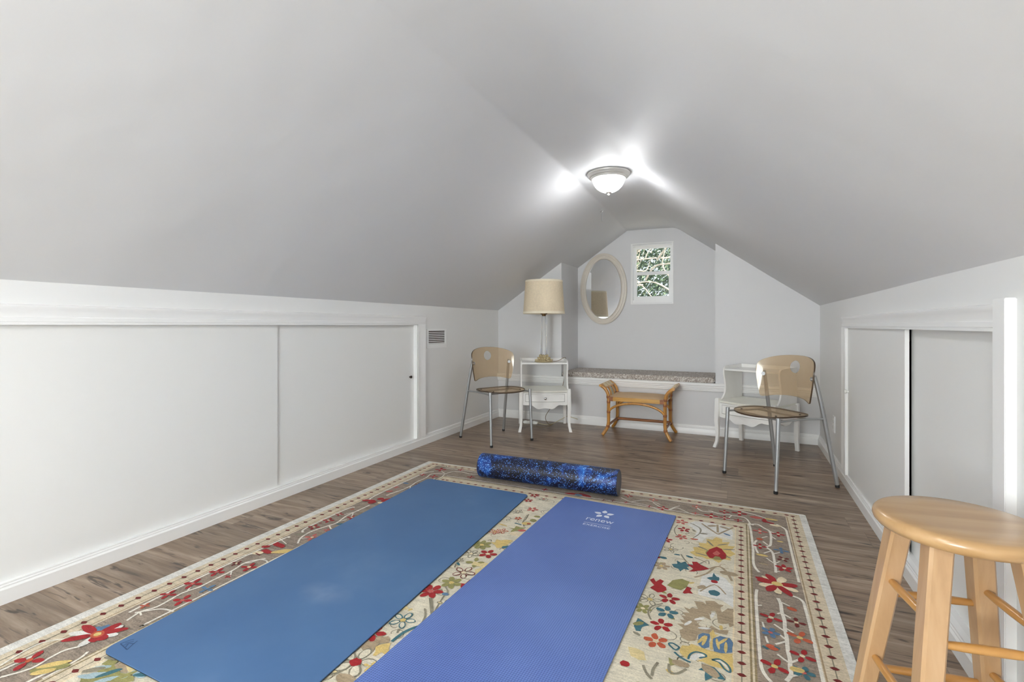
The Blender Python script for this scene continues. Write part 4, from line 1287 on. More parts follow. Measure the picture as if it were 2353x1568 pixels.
# white frames in the border
def vine(pts, w=0.010):
    strokes([tuple(p[:2]) for p in spline([(*q, 0) for q in pts], 5)], w, 'v', zv)
vine([(0.165, 2.735), (0.198, 2.690), (0.203, 2.62), (0.204, 2.40), (0.206, 2.155)]); vine([(0.160, 2.04), (0.200, 2.02), (0.207, 1.95), (0.209, 1.70), (0.205, 1.45), (0.17, 1.38)])
vine([(0.040, 2.690), (0.047, 2.62), (0.053, 2.40), (0.052, 2.24), (0.070, 2.175)]); vine([(0.058, 2.03), (0.053, 1.95), (0.054, 1.65), (0.062, 1.55), (0.105, 1.49)])
vine([(-1.87, 2.74), (-1.905, 2.70), (-1.912, 2.62), (-1.912, 2.20), (-1.880, 2.14)], 0.010); vine([(-1.895, 1.60), (-1.912, 1.56), (-1.912, 1.10), (-1.90, 0.95)], 0.010); vine([(-1.89, 2.02), (-1.912, 1.98), (-1.912, 1.72), (-1.885, 1.67)], 0.010); vine([(-1.90, 0.72), (-1.912, 0.66), (-1.912, 0.30)], 0.010)
vine([(-1.778, 2.62), (-1.778, 1.10), (-1.778, 0.93)], 0.008); vine([(-1.775, 0.72), (-1.785, 0.62), (-1.785, 0.30)], 0.010)
vine([(-1.85, 2.845), (-0.9, 2.852), (-0.1, 2.858), (0.03, 2.84), (0.12, 2.80)], 0.008); vine([(-1.74, 2.700), (-0.9, 2.705), (0.02, 2.703)], 0.006)
zs_ = nxt() + 0.0002
CNT = [0]
def ell(x, y, a, b_, rot, c, z, n=12, wob=0.10):
    r = math.radians(rot); rr = random.Random(CNT[0]); CNT[0] += 1
    pts = []
    for k in range(n):
        t_ = 2 * PI * k / n; w = 1 + wob * (rr.random() - 0.5) * 2
        p, q = a * math.cos(t_) * w, b_ * math.sin(t_) * w
        pts.append((x + p * math.cos(r) - q * math.sin(r), y + p * math.sin(r) + q * math.cos(r)))
    flat(pts, c, z)
def jag(pts):
    """slightly irregular woven edge"""
    rr = random.Random(len(pts)); out = []
    for i, p in enumerate(pts):
        q = pts[(i + 1) % len(pts)]
        out.append(p)
        L_ = math.hypot(q[0] - p[0], q[1] - p[1])
        for k in range(1, int(L_ / 0.012)):
            t_ = k / int(L_ / 0.012)
            out.append((p[0] + (q[0]-p[0]) * t_ + rr.uniform(-0.0016, 0.0016), p[1] + (q[1]-p[1]) * t_ + rr.uniform(-0.0016, 0.0016)))
    return out
def motif(o, z):
    if o[0] == 'E': ell(o[1], o[2], o[3], o[4], o[5], o[6], z)
    elif o[0] == 'S':
        pts = [tuple(p[:2]) for p in spline([(*q, 0) for q in o[1]], 4)] if len(o[1]) > 2 else o[1]
        strokes(pts, o[2], o[3], z)
    elif o[0] == 'P':
        pts = jag(o[1])
        me = bmesh.new()
        vs = [bm.verts.new((x, y, z)) for x, y in pts]
        me.free()
        es = [bm.edges.new((vs[i], vs[(i+1) % len(vs)])) for i in range(len(vs))]
        r = bmesh.ops.triangle_fill(bm, use_beauty=True, use_dissolve=False, edges=es)
        for g in r['geom']:
            if isinstance(g, bmesh.types.BMFace): g.material_index = KI[o[2]]
    elif o[0] in 'FO':
        _, x, y, r, n, rot, c, cc = o
        for k in range(n):
            a = rot + 360 * k / n
            px, py = x + 0.62 * r * math.cos(math.radians(a)), y + 0.62 * r * math.sin(math.radians(a))
            bw = r * (0.27 if n > 4 else 0.24)
            ell(px, py, r * 0.42, bw, a, c, z, 10, 0.12)
            if o[0] == 'O': ell(px, py, r * 0.42 - 0.004, bw - 0.004, a, 'fld' if cc != 'y' else 'y', z + 0.000003, 10)
        ell(x, y, r * 0.24, r * 0.22, 0, cc, z + 0.000005, 10)
RUG=[('P',[(-0.028,2.523),(-0.04,2.594),(-0.123,2.616),(-0.207,2.604),(-0.237,2.549),(-0.186,2.479),(-0.195,2.387),(-0.157,2.364),(-0.14,2.427),(-0.095,2.463),(-0.032,2.45)],'W'),
('P',[(-0.136,2.043),(-0.098,2.092),(-0.049,2.064),(-0.022,2.009),(-0.021,1.862),(-0.057,1.895),(-0.093,1.895),(-0.139,1.9)],'W'),
('S',[(-0.172,2.588),(-0.124,2.524),(-0.093,2.486)],0.01,'B'),
('S',[(-0.093,2.486),(-0.06,2.546),(-0.029,2.599)],0.01,'B'),
('S',[(-0.1,2.605),(-0.095,2.507)],0.01,'B'),
('E',-0.124,2.578,0.022,0.01,30,'B'),
('E',-0.069,2.58,0.022,0.01,-20,'B'),
('S',[(-0.224,2.568),(-0.179,2.529),(-0.172,2.463),(-0.196,2.394)],0.005,'N'),
('S',[(-0.277,2.518),(-0.286,2.463),(-0.275,2.407),(-0.254,2.381)],0.004,'N'),
('S',[(-0.21,2.565),(-0.17,2.517),(-0.169,2.472)],0.003,'N'),
('F',-0.265,2.566,0.03,5,10,'K','C'),
('F',-0.244,2.475,0.029,5,30,'R','C'),
('F',-0.246,2.382,0.028,5,50,'K','B'),
('F',-0.308,2.323,0.029,5,20,'R','C'),
('F',-0.328,2.57,0.028,6,0,'Y','C'),
('E',-0.328,2.494,0.016,0.009,0,'K'),
('O',-0.276,2.231,0.032,5,10,'N','Y'),
('F',-0.291,2.061,0.034,6,15,'B','Y'),
('P',[(-0.198,2.24),(-0.18,2.261),(-0.188,2.296),(-0.158,2.307),(-0.169,2.351),(-0.136,2.36),(-0.139,2.411),(-0.113,2.412),(-0.099,2.449),(-0.073,2.438),(-0.072,2.403),(-0.042,2.418),(-0.049,2.374),(-0.019,2.382),(-0.036,2.329),(-0.016,2.301),(-0.039,2.265),(-0.034,2.233),(-0.062,2.231),(-0.079,2.188),(-0.104,2.211),(-0.127,2.201),(-0.147,2.215),(-0.171,2.21)],'Y'),
('E',-0.148,2.302,0.028,0.005,-30,'N'),
('E',-0.121,2.367,0.028,0.005,-60,'N'),
('E',-0.071,2.377,0.028,0.005,40,'N'),
('E',-0.043,2.338,0.028,0.005,20,'N'),
('E',-0.149,2.238,0.028,0.005,-10,'N'),
('E',-0.054,2.265,0.028,0.005,-30,'N'),
('E',-0.092,2.265,0.045,0.05,0,'G'),
('P',[(-0.132,2.259),(-0.123,2.3),(-0.093,2.344),(-0.072,2.331),(-0.053,2.277),(-0.053,2.241),(-0.069,2.226),(-0.079,2.247),(-0.096,2.245),(-0.104,2.221),(-0.116,2.22)],'R'),
('P',[(-0.107,2.27),(-0.091,2.303),(-0.076,2.279),(-0.084,2.256),(-0.099,2.256)],'K'),
('E',-0.19,2.383,0.018,0.007,10,'O'),
('E',-0.156,2.464,0.02,0.007,10,'N'),
('E',-0.055,2.501,0.018,0.007,-30,'L'),
('S',[(-0.229,2.201),(-0.216,2.17),(-0.199,2.138)],0.006,'N'),
('E',-0.194,2.193,0.016,0.008,-20,'T'),
('E',-0.296,2.137,0.018,0.01,0,'T'),
('E',-0.315,2.13,0.01,0.007,0,'R'),
('S',[(-0.175,2.196),(-0.145,2.181),(-0.125,2.167)],0.005,'N'),
('S',[(-0.152,2.143),(-0.122,2.191),(-0.115,2.16)],0.004,'N'),
('P',[(-0.255,2.094),(-0.234,2.107),(-0.24,2.136),(-0.221,2.122),(-0.206,2.142),(-0.197,2.122),(-0.174,2.127),(-0.195,2.095),(-0.184,2.073),(-0.207,2.073),(-0.215,2.046),(-0.225,2.065),(-0.244,2.072)],'T'),
('P',[(-0.197,2.122),(-0.174,2.122),(-0.181,2.152),(-0.162,2.159),(-0.142,2.136),(-0.111,2.118),(-0.135,2.096),(-0.165,2.069),(-0.187,2.061),(-0.171,2.09)],'R'),
('S',[(-0.111,2.118),(-0.078,2.155),(-0.05,2.125),(-0.027,2.054)],0.01,'B'),
('S',[(-0.092,2.144),(-0.12,2.072),(-0.161,2.022)],0.008,'B'),
('E',-0.039,2.11,0.035,0.018,0,'B'),
('P',[(-0.118,2.037),(-0.097,2.057),(-0.094,2.092),(-0.082,2.064),(-0.073,2.063),(-0.074,2.033),(-0.091,2.029),(-0.104,2.028)],'T'),
('E',-0.088,2.021,0.013,0.012,0,'R'),
('S',[(-0.134,1.924),(-0.087,1.997),(-0.046,1.943)],0.006,'B'),
('E',-0.13,1.958,0.02,0.012,50,'B'),
('E',-0.086,1.935,0.02,0.02,0,'T'),
('P',[(-0.25,1.916),(-0.236,1.962),(-0.203,1.99),(-0.175,1.98),(-0.18,1.935),(-0.198,1.903),(-0.224,1.905)],'G'),
('P',[(-0.316,1.929),(-0.304,1.949),(-0.292,1.925),(-0.28,1.951),(-0.265,1.943),(-0.27,1.916),(-0.252,1.901),(-0.247,1.88),(-0.258,1.861),(-0.274,1.85),(-0.293,1.863),(-0.306,1.871),(-0.294,1.896)],'R'),
('P',[(-0.191,1.888),(-0.18,1.939),(-0.163,1.934),(-0.168,1.918),(-0.155,1.896),(-0.172,1.893),(-0.184,1.883)],'R'),
('F',-0.231,1.826,0.036,5,20,'R','C'),
('F',-0.227,1.736,0.037,5,20,'T','C'),
('F',-0.233,1.654,0.036,5,30,'R','C'),
('F',-0.237,1.563,0.038,5,35,'O','C'),
('O',-0.293,1.792,0.04,5,10,'N','Y'),
('F',-0.306,1.724,0.03,6,0,'G','C'),
('P',[(-0.315,1.61),(-0.311,1.66),(-0.298,1.655),(-0.269,1.636),(-0.289,1.616),(-0.289,1.592),(-0.303,1.588)],'T'),
('E',-0.304,1.63,0.02,0.01,40,'G'),
('S',[(-0.247,1.784),(-0.279,1.749),(-0.285,1.707),(-0.269,1.669)],0.006,'N'),
('S',[(-0.25,1.771),(-0.271,1.745),(-0.279,1.706)],0.003,'N'),
('P',[(-0.179,1.796),(-0.159,1.788),(-0.149,1.802),(-0.132,1.801),(-0.148,1.847),(-0.12,1.855),(-0.108,1.843),(-0.112,1.866),(-0.082,1.878),(-0.066,1.862),(-0.051,1.865),(-0.061,1.843),(-0.056,1.815),(-0.038,1.849),(-0.021,1.853),(-0.018,1.752),(-0.03,1.735),(-0.034,1.756),(-0.052,1.744),(-0.066,1.745),(-0.07,1.792),(-0.077,1.814),(-0.091,1.807),(-0.088,1.783),(-0.097,1.792),(-0.087,1.751),(-0.112,1.764),(-0.126,1.753),(-0.114,1.734),(-0.13,1.723),(-0.118,1.701),(-0.092,1.702),(-0.085,1.721),(-0.061,1.705),(-0.033,1.718),(-0.037,1.691),(-0.06,1.687),(-0.084,1.691),(-0.084,1.668),(-0.108,1.668),(-0.121,1.651),(-0.126,1.617),(-0.144,1.605),(-0.167,1.615),(-0.177,1.651),(-0.166,1.667),(-0.188,1.684),(-0.166,1.69),(-0.183,1.714),(-0.167,1.714),(-0.182,1.739),(-0.165,1.739),(-0.179,1.757),(-0.156,1.764)],'B'),
('E',-0.123,1.742,0.02,0.006,40,'W'),
('E',-0.155,1.703,0.02,0.006,60,'W'),
('E',-0.084,1.785,0.02,0.006,80,'W'),
('E',-0.104,1.696,0.02,0.006,20,'W'),
('P',[(-0.119,1.652),(-0.108,1.668),(-0.087,1.671),(-0.085,1.602),(-0.101,1.584),(-0.117,1.604)],'L'),
('P',[(-0.078,1.65),(-0.056,1.675),(-0.029,1.676),(-0.019,1.656),(-0.02,1.606),(-0.049,1.589),(-0.071,1.588)],'L'),
('E',-0.1,1.629,0.028,0.005,80,'Y'),
('E',-0.062,1.63,0.028,0.005,100,'Y'),
('E',-0.039,1.623,0.028,0.005,90,'Y'),
('E',-0.109,1.632,0.028,0.005,70,'Y'),
('E',-0.049,1.649,0.028,0.005,60,'Y'),
('P',[(-0.082,1.593),(-0.082,1.655),(-0.089,1.674),(-0.078,1.701),(-0.071,1.675),(-0.06,1.68),(-0.076,1.651),(-0.075,1.593)],'Y'),
('P',[(-0.166,1.554),(-0.161,1.576),(-0.142,1.582),(-0.136,1.595),(-0.112,1.592),(-0.093,1.588),(-0.056,1.585),(-0.019,1.6),(-0.018,1.515),(-0.03,1.518),(-0.049,1.518),(-0.071,1.516),(-0.099,1.525),(-0.115,1.52),(-0.093,1.549),(-0.101,1.564),(-0.119,1.559),(-0.135,1.539),(-0.138,1.518),(-0.154,1.527),(-0.164,1.538)],'Y'),
('S',[(-0.167,1.563),(-0.177,1.545),(-0.199,1.565),(-0.188,1.574),(-0.167,1.563)],0.006,'T'),
('S',[(-0.179,1.534),(-0.163,1.52),(-0.143,1.51),(-0.13,1.507)],0.007,'T'),
('S',[(-0.138,1.518),(-0.135,1.542),(-0.12,1.562),(-0.097,1.563),(-0.091,1.553),(-0.109,1.538)],0.006,'T'),
('P',[(-0.135,1.52),(-0.131,1.541),(-0.117,1.557),(-0.101,1.561),(-0.093,1.552),(-0.111,1.541),(-0.118,1.521)],'W'),
('S',[(-0.075,1.545),(-0.055,1.557),(-0.035,1.545),(-0.025,1.526),(-0.026,1.511),(-0.04,1.519),(-0.055,1.542),(-0.075,1.545)],0.006,'T'),
('P',[(-0.067,1.547),(-0.053,1.554),(-0.037,1.541),(-0.027,1.522),(-0.033,1.519),(-0.049,1.542)],'W'),
('P',[(-0.108,1.484),(-0.095,1.502),(-0.102,1.517),(-0.086,1.515),(-0.066,1.513),(-0.048,1.492),(-0.035,1.473),(-0.054,1.469),(-0.064,1.476),(-0.077,1.458),(-0.087,1.446),(-0.09,1.469),(-0.089,1.487)],'T'),
('E',-0.076,1.493,0.03,0.016,-40,'B'),
('S',[(-0.254,1.436),(-0.24,1.408),(-0.222,1.39)],0.008,'N'),
('S',[(-0.217,1.466),(-0.225,1.432),(-0.224,1.403)],0.008,'N'),
('S',[(-0.187,1.474),(-0.181,1.441),(-0.161,1.442),(-0.139,1.472)],0.008,'N'),
('P',[(-0.192,1.502),(-0.175,1.495),(-0.169,1.479),(-0.182,1.467)],'G'),
('E',-0.156,1.489,0.025,0.014,0,'B'),
('E',-0.303,1.42,0.015,0.013,0,'R'),
('P',[(-0.311,1.499),(-0.289,1.502),(-0.262,1.495),(-0.249,1.46),(-0.27,1.453),(-0.295,1.461)],'y'),
('S',[(0.05,2.681),(0.08,2.695),(0.108,2.657),(0.128,2.632),(0.132,2.579),(0.129,2.513),(0.123,2.461),(0.107,2.436),(0.123,2.408),(0.13,2.371),(0.131,2.317),(0.132,2.265),(0.13,2.2)],0.01008,'v'),
('S',[(0.128,2.632),(0.148,2.614)],0.0057599999999999995,'v'),
('S',[(0.117,2.559),(0.093,2.535)],0.0057599999999999995,'v'),
('S',[(0.132,2.573),(0.151,2.542)],0.0057599999999999995,'v'),
('S',[(0.113,2.462),(0.096,2.492)],0.0072,'v'),
('S',[(0.071,2.492),(0.062,2.463),(0.064,2.398),(0.072,2.355)],0.00864,'v'),
('S',[(0.123,2.402),(0.094,2.365)],0.00648,'v'),
('S',[(0.132,2.378),(0.166,2.411)],0.0057599999999999995,'v'),
('S',[(0.127,2.284),(0.102,2.32)],0.00648,'v'),
('S',[(0.136,2.288),(0.151,2.311)],0.0057599999999999995,'v'),
('S',[(0.133,2.211),(0.145,2.217)],0.0057599999999999995,'v'),
('S',[(0.125,1.997),(0.131,1.96),(0.131,1.906),(0.135,1.857),(0.133,1.809),(0.134,1.757),(0.133,1.726),(0.132,1.682),(0.134,1.641),(0.131,1.608),(0.131,1.575),(0.117,1.541)],0.011519999999999999,'v'),
('S',[(0.134,1.973),(0.159,1.957)],0.00648,'v'),
('S',[(0.132,1.899),(0.156,1.878)],0.00648,'v'),
('S',[(0.116,1.888),(0.131,1.902)],0.00648,'v'),
('S',[(0.13,1.791),(0.102,1.818)],0.0072,'v'),
('S',[(0.136,1.81),(0.156,1.793)],0.00648,'v'),
('S',[(0.134,1.739),(0.113,1.767)],0.0072,'v'),
('S',[(0.13,1.734),(0.1,1.705)],0.0072,'v'),
('S',[(0.128,1.63),(0.102,1.656)],0.0072,'v'),
('S',[(0.134,1.63),(0.157,1.655)],0.0072,'v'),
('S',[(0.131,1.569),(0.155,1.586)],0.0072,'v'),
('S',[(0.074,1.736),(0.079,1.701)],0.00648,'v'),
('S',[(0.068,1.815),(0.073,1.774)],0.0057599999999999995,'v'),
('S',[(0.051,1.91),(0.07,1.923)],0.0057599999999999995,'v'),
('F',0.087,2.608,0.032,4,0,'K','C'),
('F',0.164,2.606,0.028,4,0,'R','C'),
('F',0.082,2.431,0.028,4,0,'R','C'),
('E',0.083,2.511,0.014,0.012,0,'O'),
('E',0.085,2.34,0.024,0.01,0,'Y'),
('F',0.164,2.423,0.03,4,0,'L','L'),
('F',0.165,2.338,0.026,4,30,'D','C'),
('F',0.163,2.252,0.032,5,20,'R','C'),
('E',0.166,2.522,0.014,0.007,0,'Y'),
('P',[(0.099,2.757),(0.11,2.786),(0.12,2.778),(0.124,2.753),(0.155,2.742),(0.152,2.729),(0.121,2.737),(0.108,2.735)],'R'),
('E',0.143,2.789,0.03,0.012,0,'Y'),
('E',0.075,2.785,0.03,0.016,0,'K'),
('E',0.161,2.715,0.028,0.012,0,'C'),
('E',0.0968,2.1308,0.0252,0.01,138,'C'),
('E',0.128,2.054,0.028000000000000004,0.015,270,'C'),
('E',0.0899,2.0806,0.028000000000000004,0.016,205,'C'),
('E',0.1675,2.0843,0.033600000000000005,0.014,-20,'C'),
('E',0.1457,2.1417,0.028000000000000004,0.016,65,'C'),
('E',0.0862,2.104,0.028000000000000004,0.012,175,'R'),
('E',0.1521,2.0623,0.04032,0.014,-55,'R'),
('E',0.107,2.0602,0.030800000000000004,0.016,240,'R'),
('E',0.1686,2.1119,0.03248,0.016,15,'R'),
('E',0.1103,2.1417,0.030800000000000004,0.015,115,'R'),
('E',0.0885,2.1157,0.03472,0.016,160,'R'),
('E',0.129,2.104,0.02,0.016,0,'Y'),
('E',0.164,1.939,0.016,0.011,-20,'O'),
('F',0.095,1.853,0.034,4,-15,'R','C'),
('F',0.17,1.858,0.028,4,0,'D','C'),
('F',0.171,1.772,0.037,4,-20,'O','Y'),
('F',0.089,1.763,0.028,5,0,'L','K'),
('E',0.09,1.683,0.018,0.012,-20,'O'),
('S',[(0.063,1.678),(0.078,1.668)],0.008,'T'),
('S',[(0.096,1.691),(0.111,1.684)],0.006,'T'),
('F',0.169,1.677,0.034,4,-15,'R','C'),
('F',0.091,1.592,0.038,4,-20,'R','Y'),
('F',0.164,1.598,0.03,5,0,'T','K'),
('E',0.148,1.604,0.02,0.012,0,'Y'),
('E',0.089,2.256,0.02,0.01,0,'B'),
('S',[(-0.439,2.78),(-0.378,2.714),(-0.344,2.7),(-0.313,2.752),(-0.282,2.737),(-0.235,2.7),(-0.206,2.693)],0.00504,'v'),
('S',[(-0.345,2.707),(-0.321,2.756),(-0.297,2.791)],0.00504,'v'),
('S',[(-0.215,2.806),(-0.18,2.762),(-0.129,2.772),(-0.093,2.76),(-0.054,2.771),(-0.038,2.764),(0.009,2.766),(0.033,2.743),(0.048,2.684),(0.062,2.678)],0.00792,'v'),
('S',[(-0.038,2.764),(-0.051,2.723)],0.0057599999999999995,'v'),
('S',[(-0.127,2.78),(-0.153,2.79)],0.00504,'v'),
('F',-0.375,2.712,0.03,4,0,'R','C'),
('F',-0.213,2.815,0.026,4,0,'K','C'),
('F',-0.211,2.713,0.018,4,0,'K','K'),
('F',-0.134,2.712,0.034,4,0,'R','C'),
('F',-0.074,2.798,0.026,4,0,'R','C'),
('F',-0.071,2.711,0.026,4,0,'R','C'),
('F',-0.002,2.81,0.036,4,0,'R','C'),
('F',-0.008,2.705,0.02,4,0,'R','R'),
('F',-1.059,2.72,0.02,4,0,'R','R'),
('F',-0.582,2.825,0.024,4,0,'R','C'),
('F',-0.441,2.82,0.024,4,0,'K','C'),
('F',-0.446,2.711,0.016,4,0,'R','R'),
('F',-0.375,2.715,0.026,4,0,'R','C'),
('F',-0.573,2.716,0.014,4,0,'R','R'),
('F',-0.696,2.696,0.014,4,0,'D','D'),
('F',-0.646,2.713,0.014,4,0,'D','D'),
('E',-0.887,2.72,0.045,0.014,10,'R'),
('E',-0.814,2.727,0.045,0.016,-20,'R'),
('E',-0.848,2.715,0.024,0.016,0,'L'),
('S',[(-0.615,2.781),(-0.55,2.737),(-0.468,2.725),(-0.419,2.699),(-0.35,2.656)],0.00504,'v'),
('S',[(-0.55,2.737),(-0.481,2.801),(-0.397,2.768)],0.00504,'v'),
('F',-1.722,2.847,0.022,4,20,'R','K'),
('F',-1.581,2.74,0.026,4,20,'R','K'),
('F',-1.85,2.793,0.04,4,20,'R','K'),
('F',-1.891,2.645,0.024,4,20,'R','K'),
('F',-1.809,2.65,0.03,4,20,'R','K'),
('F',-1.805,2.477,0.024,4,20,'D','K'),
('F',-1.891,2.373,0.018,4,20,'K','K'),
('F',-1.804,2.555,0.012,4,20,'B','K'),
('S',[(-1.77,2.73),(-1.752,2.797),(-1.694,2.813),(-1.626,2.798),(-1.552,2.81)],0.00648,'v'),
('S',[(-1.77,2.73),(-1.823,2.764)],0.0057599999999999995,'v'),
('S',[(-1.779,2.726),(-1.851,2.692),(-1.839,2.608),(-1.843,2.511),(-1.831,2.435),(-1.835,2.347),(-1.849,2.285),(-1.856,2.238)],0.0072,'v'),
('S',[(-1.77,2.719),(-1.754,2.659),(-1.751,2.617)],0.0057599999999999995,'v'),
('S',[(-1.831,2.435),(-1.804,2.39)],0.0057599999999999995,'v'),
('S',[(-1.924,2.839),(-1.904,2.875),(-1.861,2.882),(-1.842,2.84)],0.005,'N'),
('E',-1.883,2.297,0.022,0.012,40,'K'),
('E',-1.886,2.46,0.02,0.01,0,'L'),
('F',-1.057,2.72,0.018,4,0,'R','R'),
('E',-1.8817,0.8499,0.0225,0.014,157,'L'),
('E',-1.8708,0.8627,0.0225,0.015,122,'L'),
('E',-1.9049,0.8193,0.0425,0.013,202,'W'),
('E',-1.8432,0.8074,0.0275,0.014,-68,'W'),
('E',-1.8215,0.8529,0.03,0.014,22,'W'),
('E',-1.8415,0.8732,0.03,0.014,67,'W'),
('E',-1.9086,0.8418,0.0425,0.013,177,'R'),
('E',-1.8898,0.8027,0.04,0.014,227,'R'),
('E',-1.8352,0.8255,0.02,0.018,-33,'R'),
('E',-1.825,0.8374,0.025,0.014,-3,'R'),
('E',-1.8243,0.873,0.0375,0.013,47,'R'),
('E',-1.8541,0.8761,0.03,0.015,87,'R'),
('E',-1.855,0.839,0.022,0.018,0,'O'),
('E',-1.855,0.839,0.012,0.01,0,'Y'),
('F',-1.892,0.995,0.018,4,20,'O','K'),
('F',-1.894,1.073,0.03,4,20,'R','K'),
('F',-1.808,1.072,0.034,4,20,'R','K'),
('F',-1.888,1.158,0.036,4,20,'R','K'),
('F',-1.89,1.253,0.032,4,20,'R','K'),
('F',-1.808,1.334,0.03,4,20,'R','K'),
('F',-1.892,0.688,0.042,4,25,'R','O'),
('F',-1.803,1.158,0.03,4,0,'L','L'),
('F',-1.817,1.249,0.014,4,0,'R','R'),
('F',-1.886,1.333,0.022,4,0,'D','C'),
('S',[(-1.94,0.642),(-1.961,0.7),(-1.962,0.746),(-1.924,0.784)],0.0072,'v'),
('S',[(-1.876,0.621),(-1.845,0.675),(-1.853,0.719),(-1.855,0.756),(-1.834,0.786)],0.00864,'v'),
('S',[(-1.761,0.669),(-1.764,0.713),(-1.77,0.758),(-1.784,0.783)],0.00792,'v'),
('S',[(-1.854,0.921),(-1.868,0.971),(-1.849,1.014),(-1.86,1.099),(-1.844,1.155),(-1.846,1.206),(-1.848,1.292),(-1.86,1.357),(-1.816,1.415)],0.00864,'v'),
('S',[(-1.88,0.957),(-1.864,0.973),(-1.82,1.01),(-1.767,1.018)],0.0072,'v'),
('S',[(-1.852,1.112),(-1.875,1.141)],0.00648,'v'),
('S',[(-1.845,1.165),(-1.846,1.206)],0.00648,'v'),
('S',[(-1.853,1.29),(-1.81,1.254)],0.0057599999999999995,'v'),
('S',[(-1.893,1.43),(-1.927,1.388),(-1.929,1.337)],0.0057599999999999995,'v'),
('S',[(-1.868,0.967),(-1.843,0.958)],0.0057599999999999995,'v'),
('E',-1.797,0.697,0.05,0.018,40,'G'),
('E',-1.804,0.712,0.04,0.012,45,'Y'),
('E',-1.794,0.682,0.03,0.012,45,'Y'),
('P',[(-1.896,1.453),(-1.892,1.475),(-1.877,1.476),(-1.836,1.469),(-1.829,1.459),(-1.846,1.445),(-1.876,1.447)],'R'),
('P',[(-1.902,1.518),(-1.903,1.545),(-1.856,1.539),(-1.835,1.529),(-1.832,1.51),(-1.857,1.511),(-1.886,1.512)],'R'),
('E',-1.911,1.49,0.02,0.012,30,'R'),
('E',-1.797,1.494,0.06,0.018,35,'Y'),
('E',-1.89,1.434,0.024,0.016,20,'C'),
('S',[(-1.895,1.428),(-1.862,1.424)],0.006,'D'),
('F',-1.884,1.735,0.03,4,20,'R','C'),
('F',-1.881,1.826,0.03,4,20,'R','C'),
('F',-1.889,1.908,0.022,4,20,'R','C'),
('F',-1.801,1.904,0.026,4,20,'R','C'),
('F',-1.879,1.989,0.014,4,20,'O','O'),
('F',-1.799,1.736,0.018,4,20,'K','K'),
('F',-1.8,1.648,0.034,4,20,'K','C'),
('F',-1.811,1.335,0.034,4,20,'R','C'),
('F',-1.891,1.783,0.008,4,20,'R','R'),
('S',[(-1.81,1.575),(-1.845,1.623),(-1.857,1.685),(-1.845,1.739),(-1.831,1.786),(-1.823,1.823),(-1.842,1.902),(-1.843,1.948),(-1.841,2.007),(-1.839,2.078)],0.00864,'v'),
('S',[(-1.837,1.619),(-1.818,1.635)],0.00648,'v'),
('S',[(-1.828,1.779),(-1.792,1.755)],0.0072,'v'),
('S',[(-1.829,1.829),(-1.807,1.874)],0.0057599999999999995,'v'),
('S',[(-1.837,1.951),(-1.813,1.916)],0.0057599999999999995,'v'),
('S',[(-1.866,1.918),(-1.835,1.99)],0.00432,'v'),
('S',[(-1.78,1.396),(-1.801,1.404),(-1.83,1.397),(-1.841,1.367),(-1.86,1.347)],0.00648,'v'),
('S',[(-1.929,1.576),(-1.851,1.549)],0.00432,'v'),
('E',-1.878,1.645,0.024,0.012,30,'N'),
('E',-1.792,1.817,0.022,0.009,30,'T'),
('E',-1.8456,2.1769,0.0175,0.02,100,'R'),
('E',-1.8012,2.1908,0.0375,0.014,45,'R'),
('E',-1.8012,2.1617,0.0275,0.014,15,'R'),
('E',-1.8538,2.1158,0.025,0.02,250,'R'),
('E',-1.892,2.1272,0.0375,0.014,205,'R'),
('E',-1.808,2.128,0.016,0.012,0,'C'),
('F',-1.076,2.598,0.028,5,10,'R','C'),
('F',-1.077,2.511,0.026,5,40,'R','C'),
('O',-1.007,2.568,0.026,5,0,'N','K'),
('F',-1.004,2.398,0.03,5,10,'K','C'),
('O',-1.062,2.338,0.028,5,0,'N','C'),
('F',-1.024,2.255,0.02,5,10,'O','C'),
('S',[(-0.996,2.326),(-0.986,2.267),(-0.982,2.223),(-0.956,2.176)],0.006,'N'),
('S',[(-1.001,2.316),(-0.994,2.271),(-0.982,2.208)],0.003,'N'),
('S',[(-1.016,2.196),(-0.976,2.188)],0.008,'T'),
('P',[(-1.021,2.131),(-0.99,2.135),(-0.995,2.165),(-0.969,2.159),(-0.941,2.169),(-0.957,2.119),(-0.976,2.11),(-0.98,2.081),(-0.993,2.102),(-0.991,2.124)],'G'),
('E',-0.947,2.13,0.02,0.012,30,'K'),
('E',-0.96,2.214,0.024,0.018,20,'Y'),
('E',-0.955,2.083,0.034,0.024,0,'C'),
('E',-0.945,2.263,0.018,0.016,0,'G'),
('E',-0.946,2.317,0.016,0.012,0,'G'),
('E',-0.948,2.215,0.01,0.007,0,'R'),
('O',-1.058,2.061,0.028,5,0,'O','Y'),
('O',-1.031,2.083,0.03,5,20,'O','C'),
('E',-1.06,2.149,0.028,0.006,-10,'Y'),
('F',-1.048,1.914,0.044,7,0,'G','Y'),
('S',[(-1.044,1.966),(-1.035,1.976),(-1.025,1.962)],0.006,'N'),
('P',[(-1.024,1.956),(-1.006,1.959),(-1.014,1.992),(-0.991,1.991),(-0.973,2.006),(-0.94,2.014),(-0.944,1.969),(-0.943,1.934),(-0.954,1.928),(-0.972,1.914),(-0.991,1.935)],'Y'),
('E',-0.941,1.94,0.02,0.012,40,'T'),
('F',-0.983,1.849,0.04,5,15,'R','C'),
('F',-0.994,1.76,0.04,4,20,'G','C'),
('P',[(-1.002,1.736),(-1.001,1.767),(-0.971,1.76),(-0.955,1.778),(-0.929,1.77),(-0.943,1.738),(-0.974,1.738)],'y'),
('P',[(-0.967,1.707),(-0.951,1.734),(-0.933,1.748),(-0.934,1.693),(-0.933,1.656)],'y'),
('O',-0.996,1.669,0.046,5,10,'D','C'),
('O',-1.05,1.82,0.036,5,0,'N','C'),
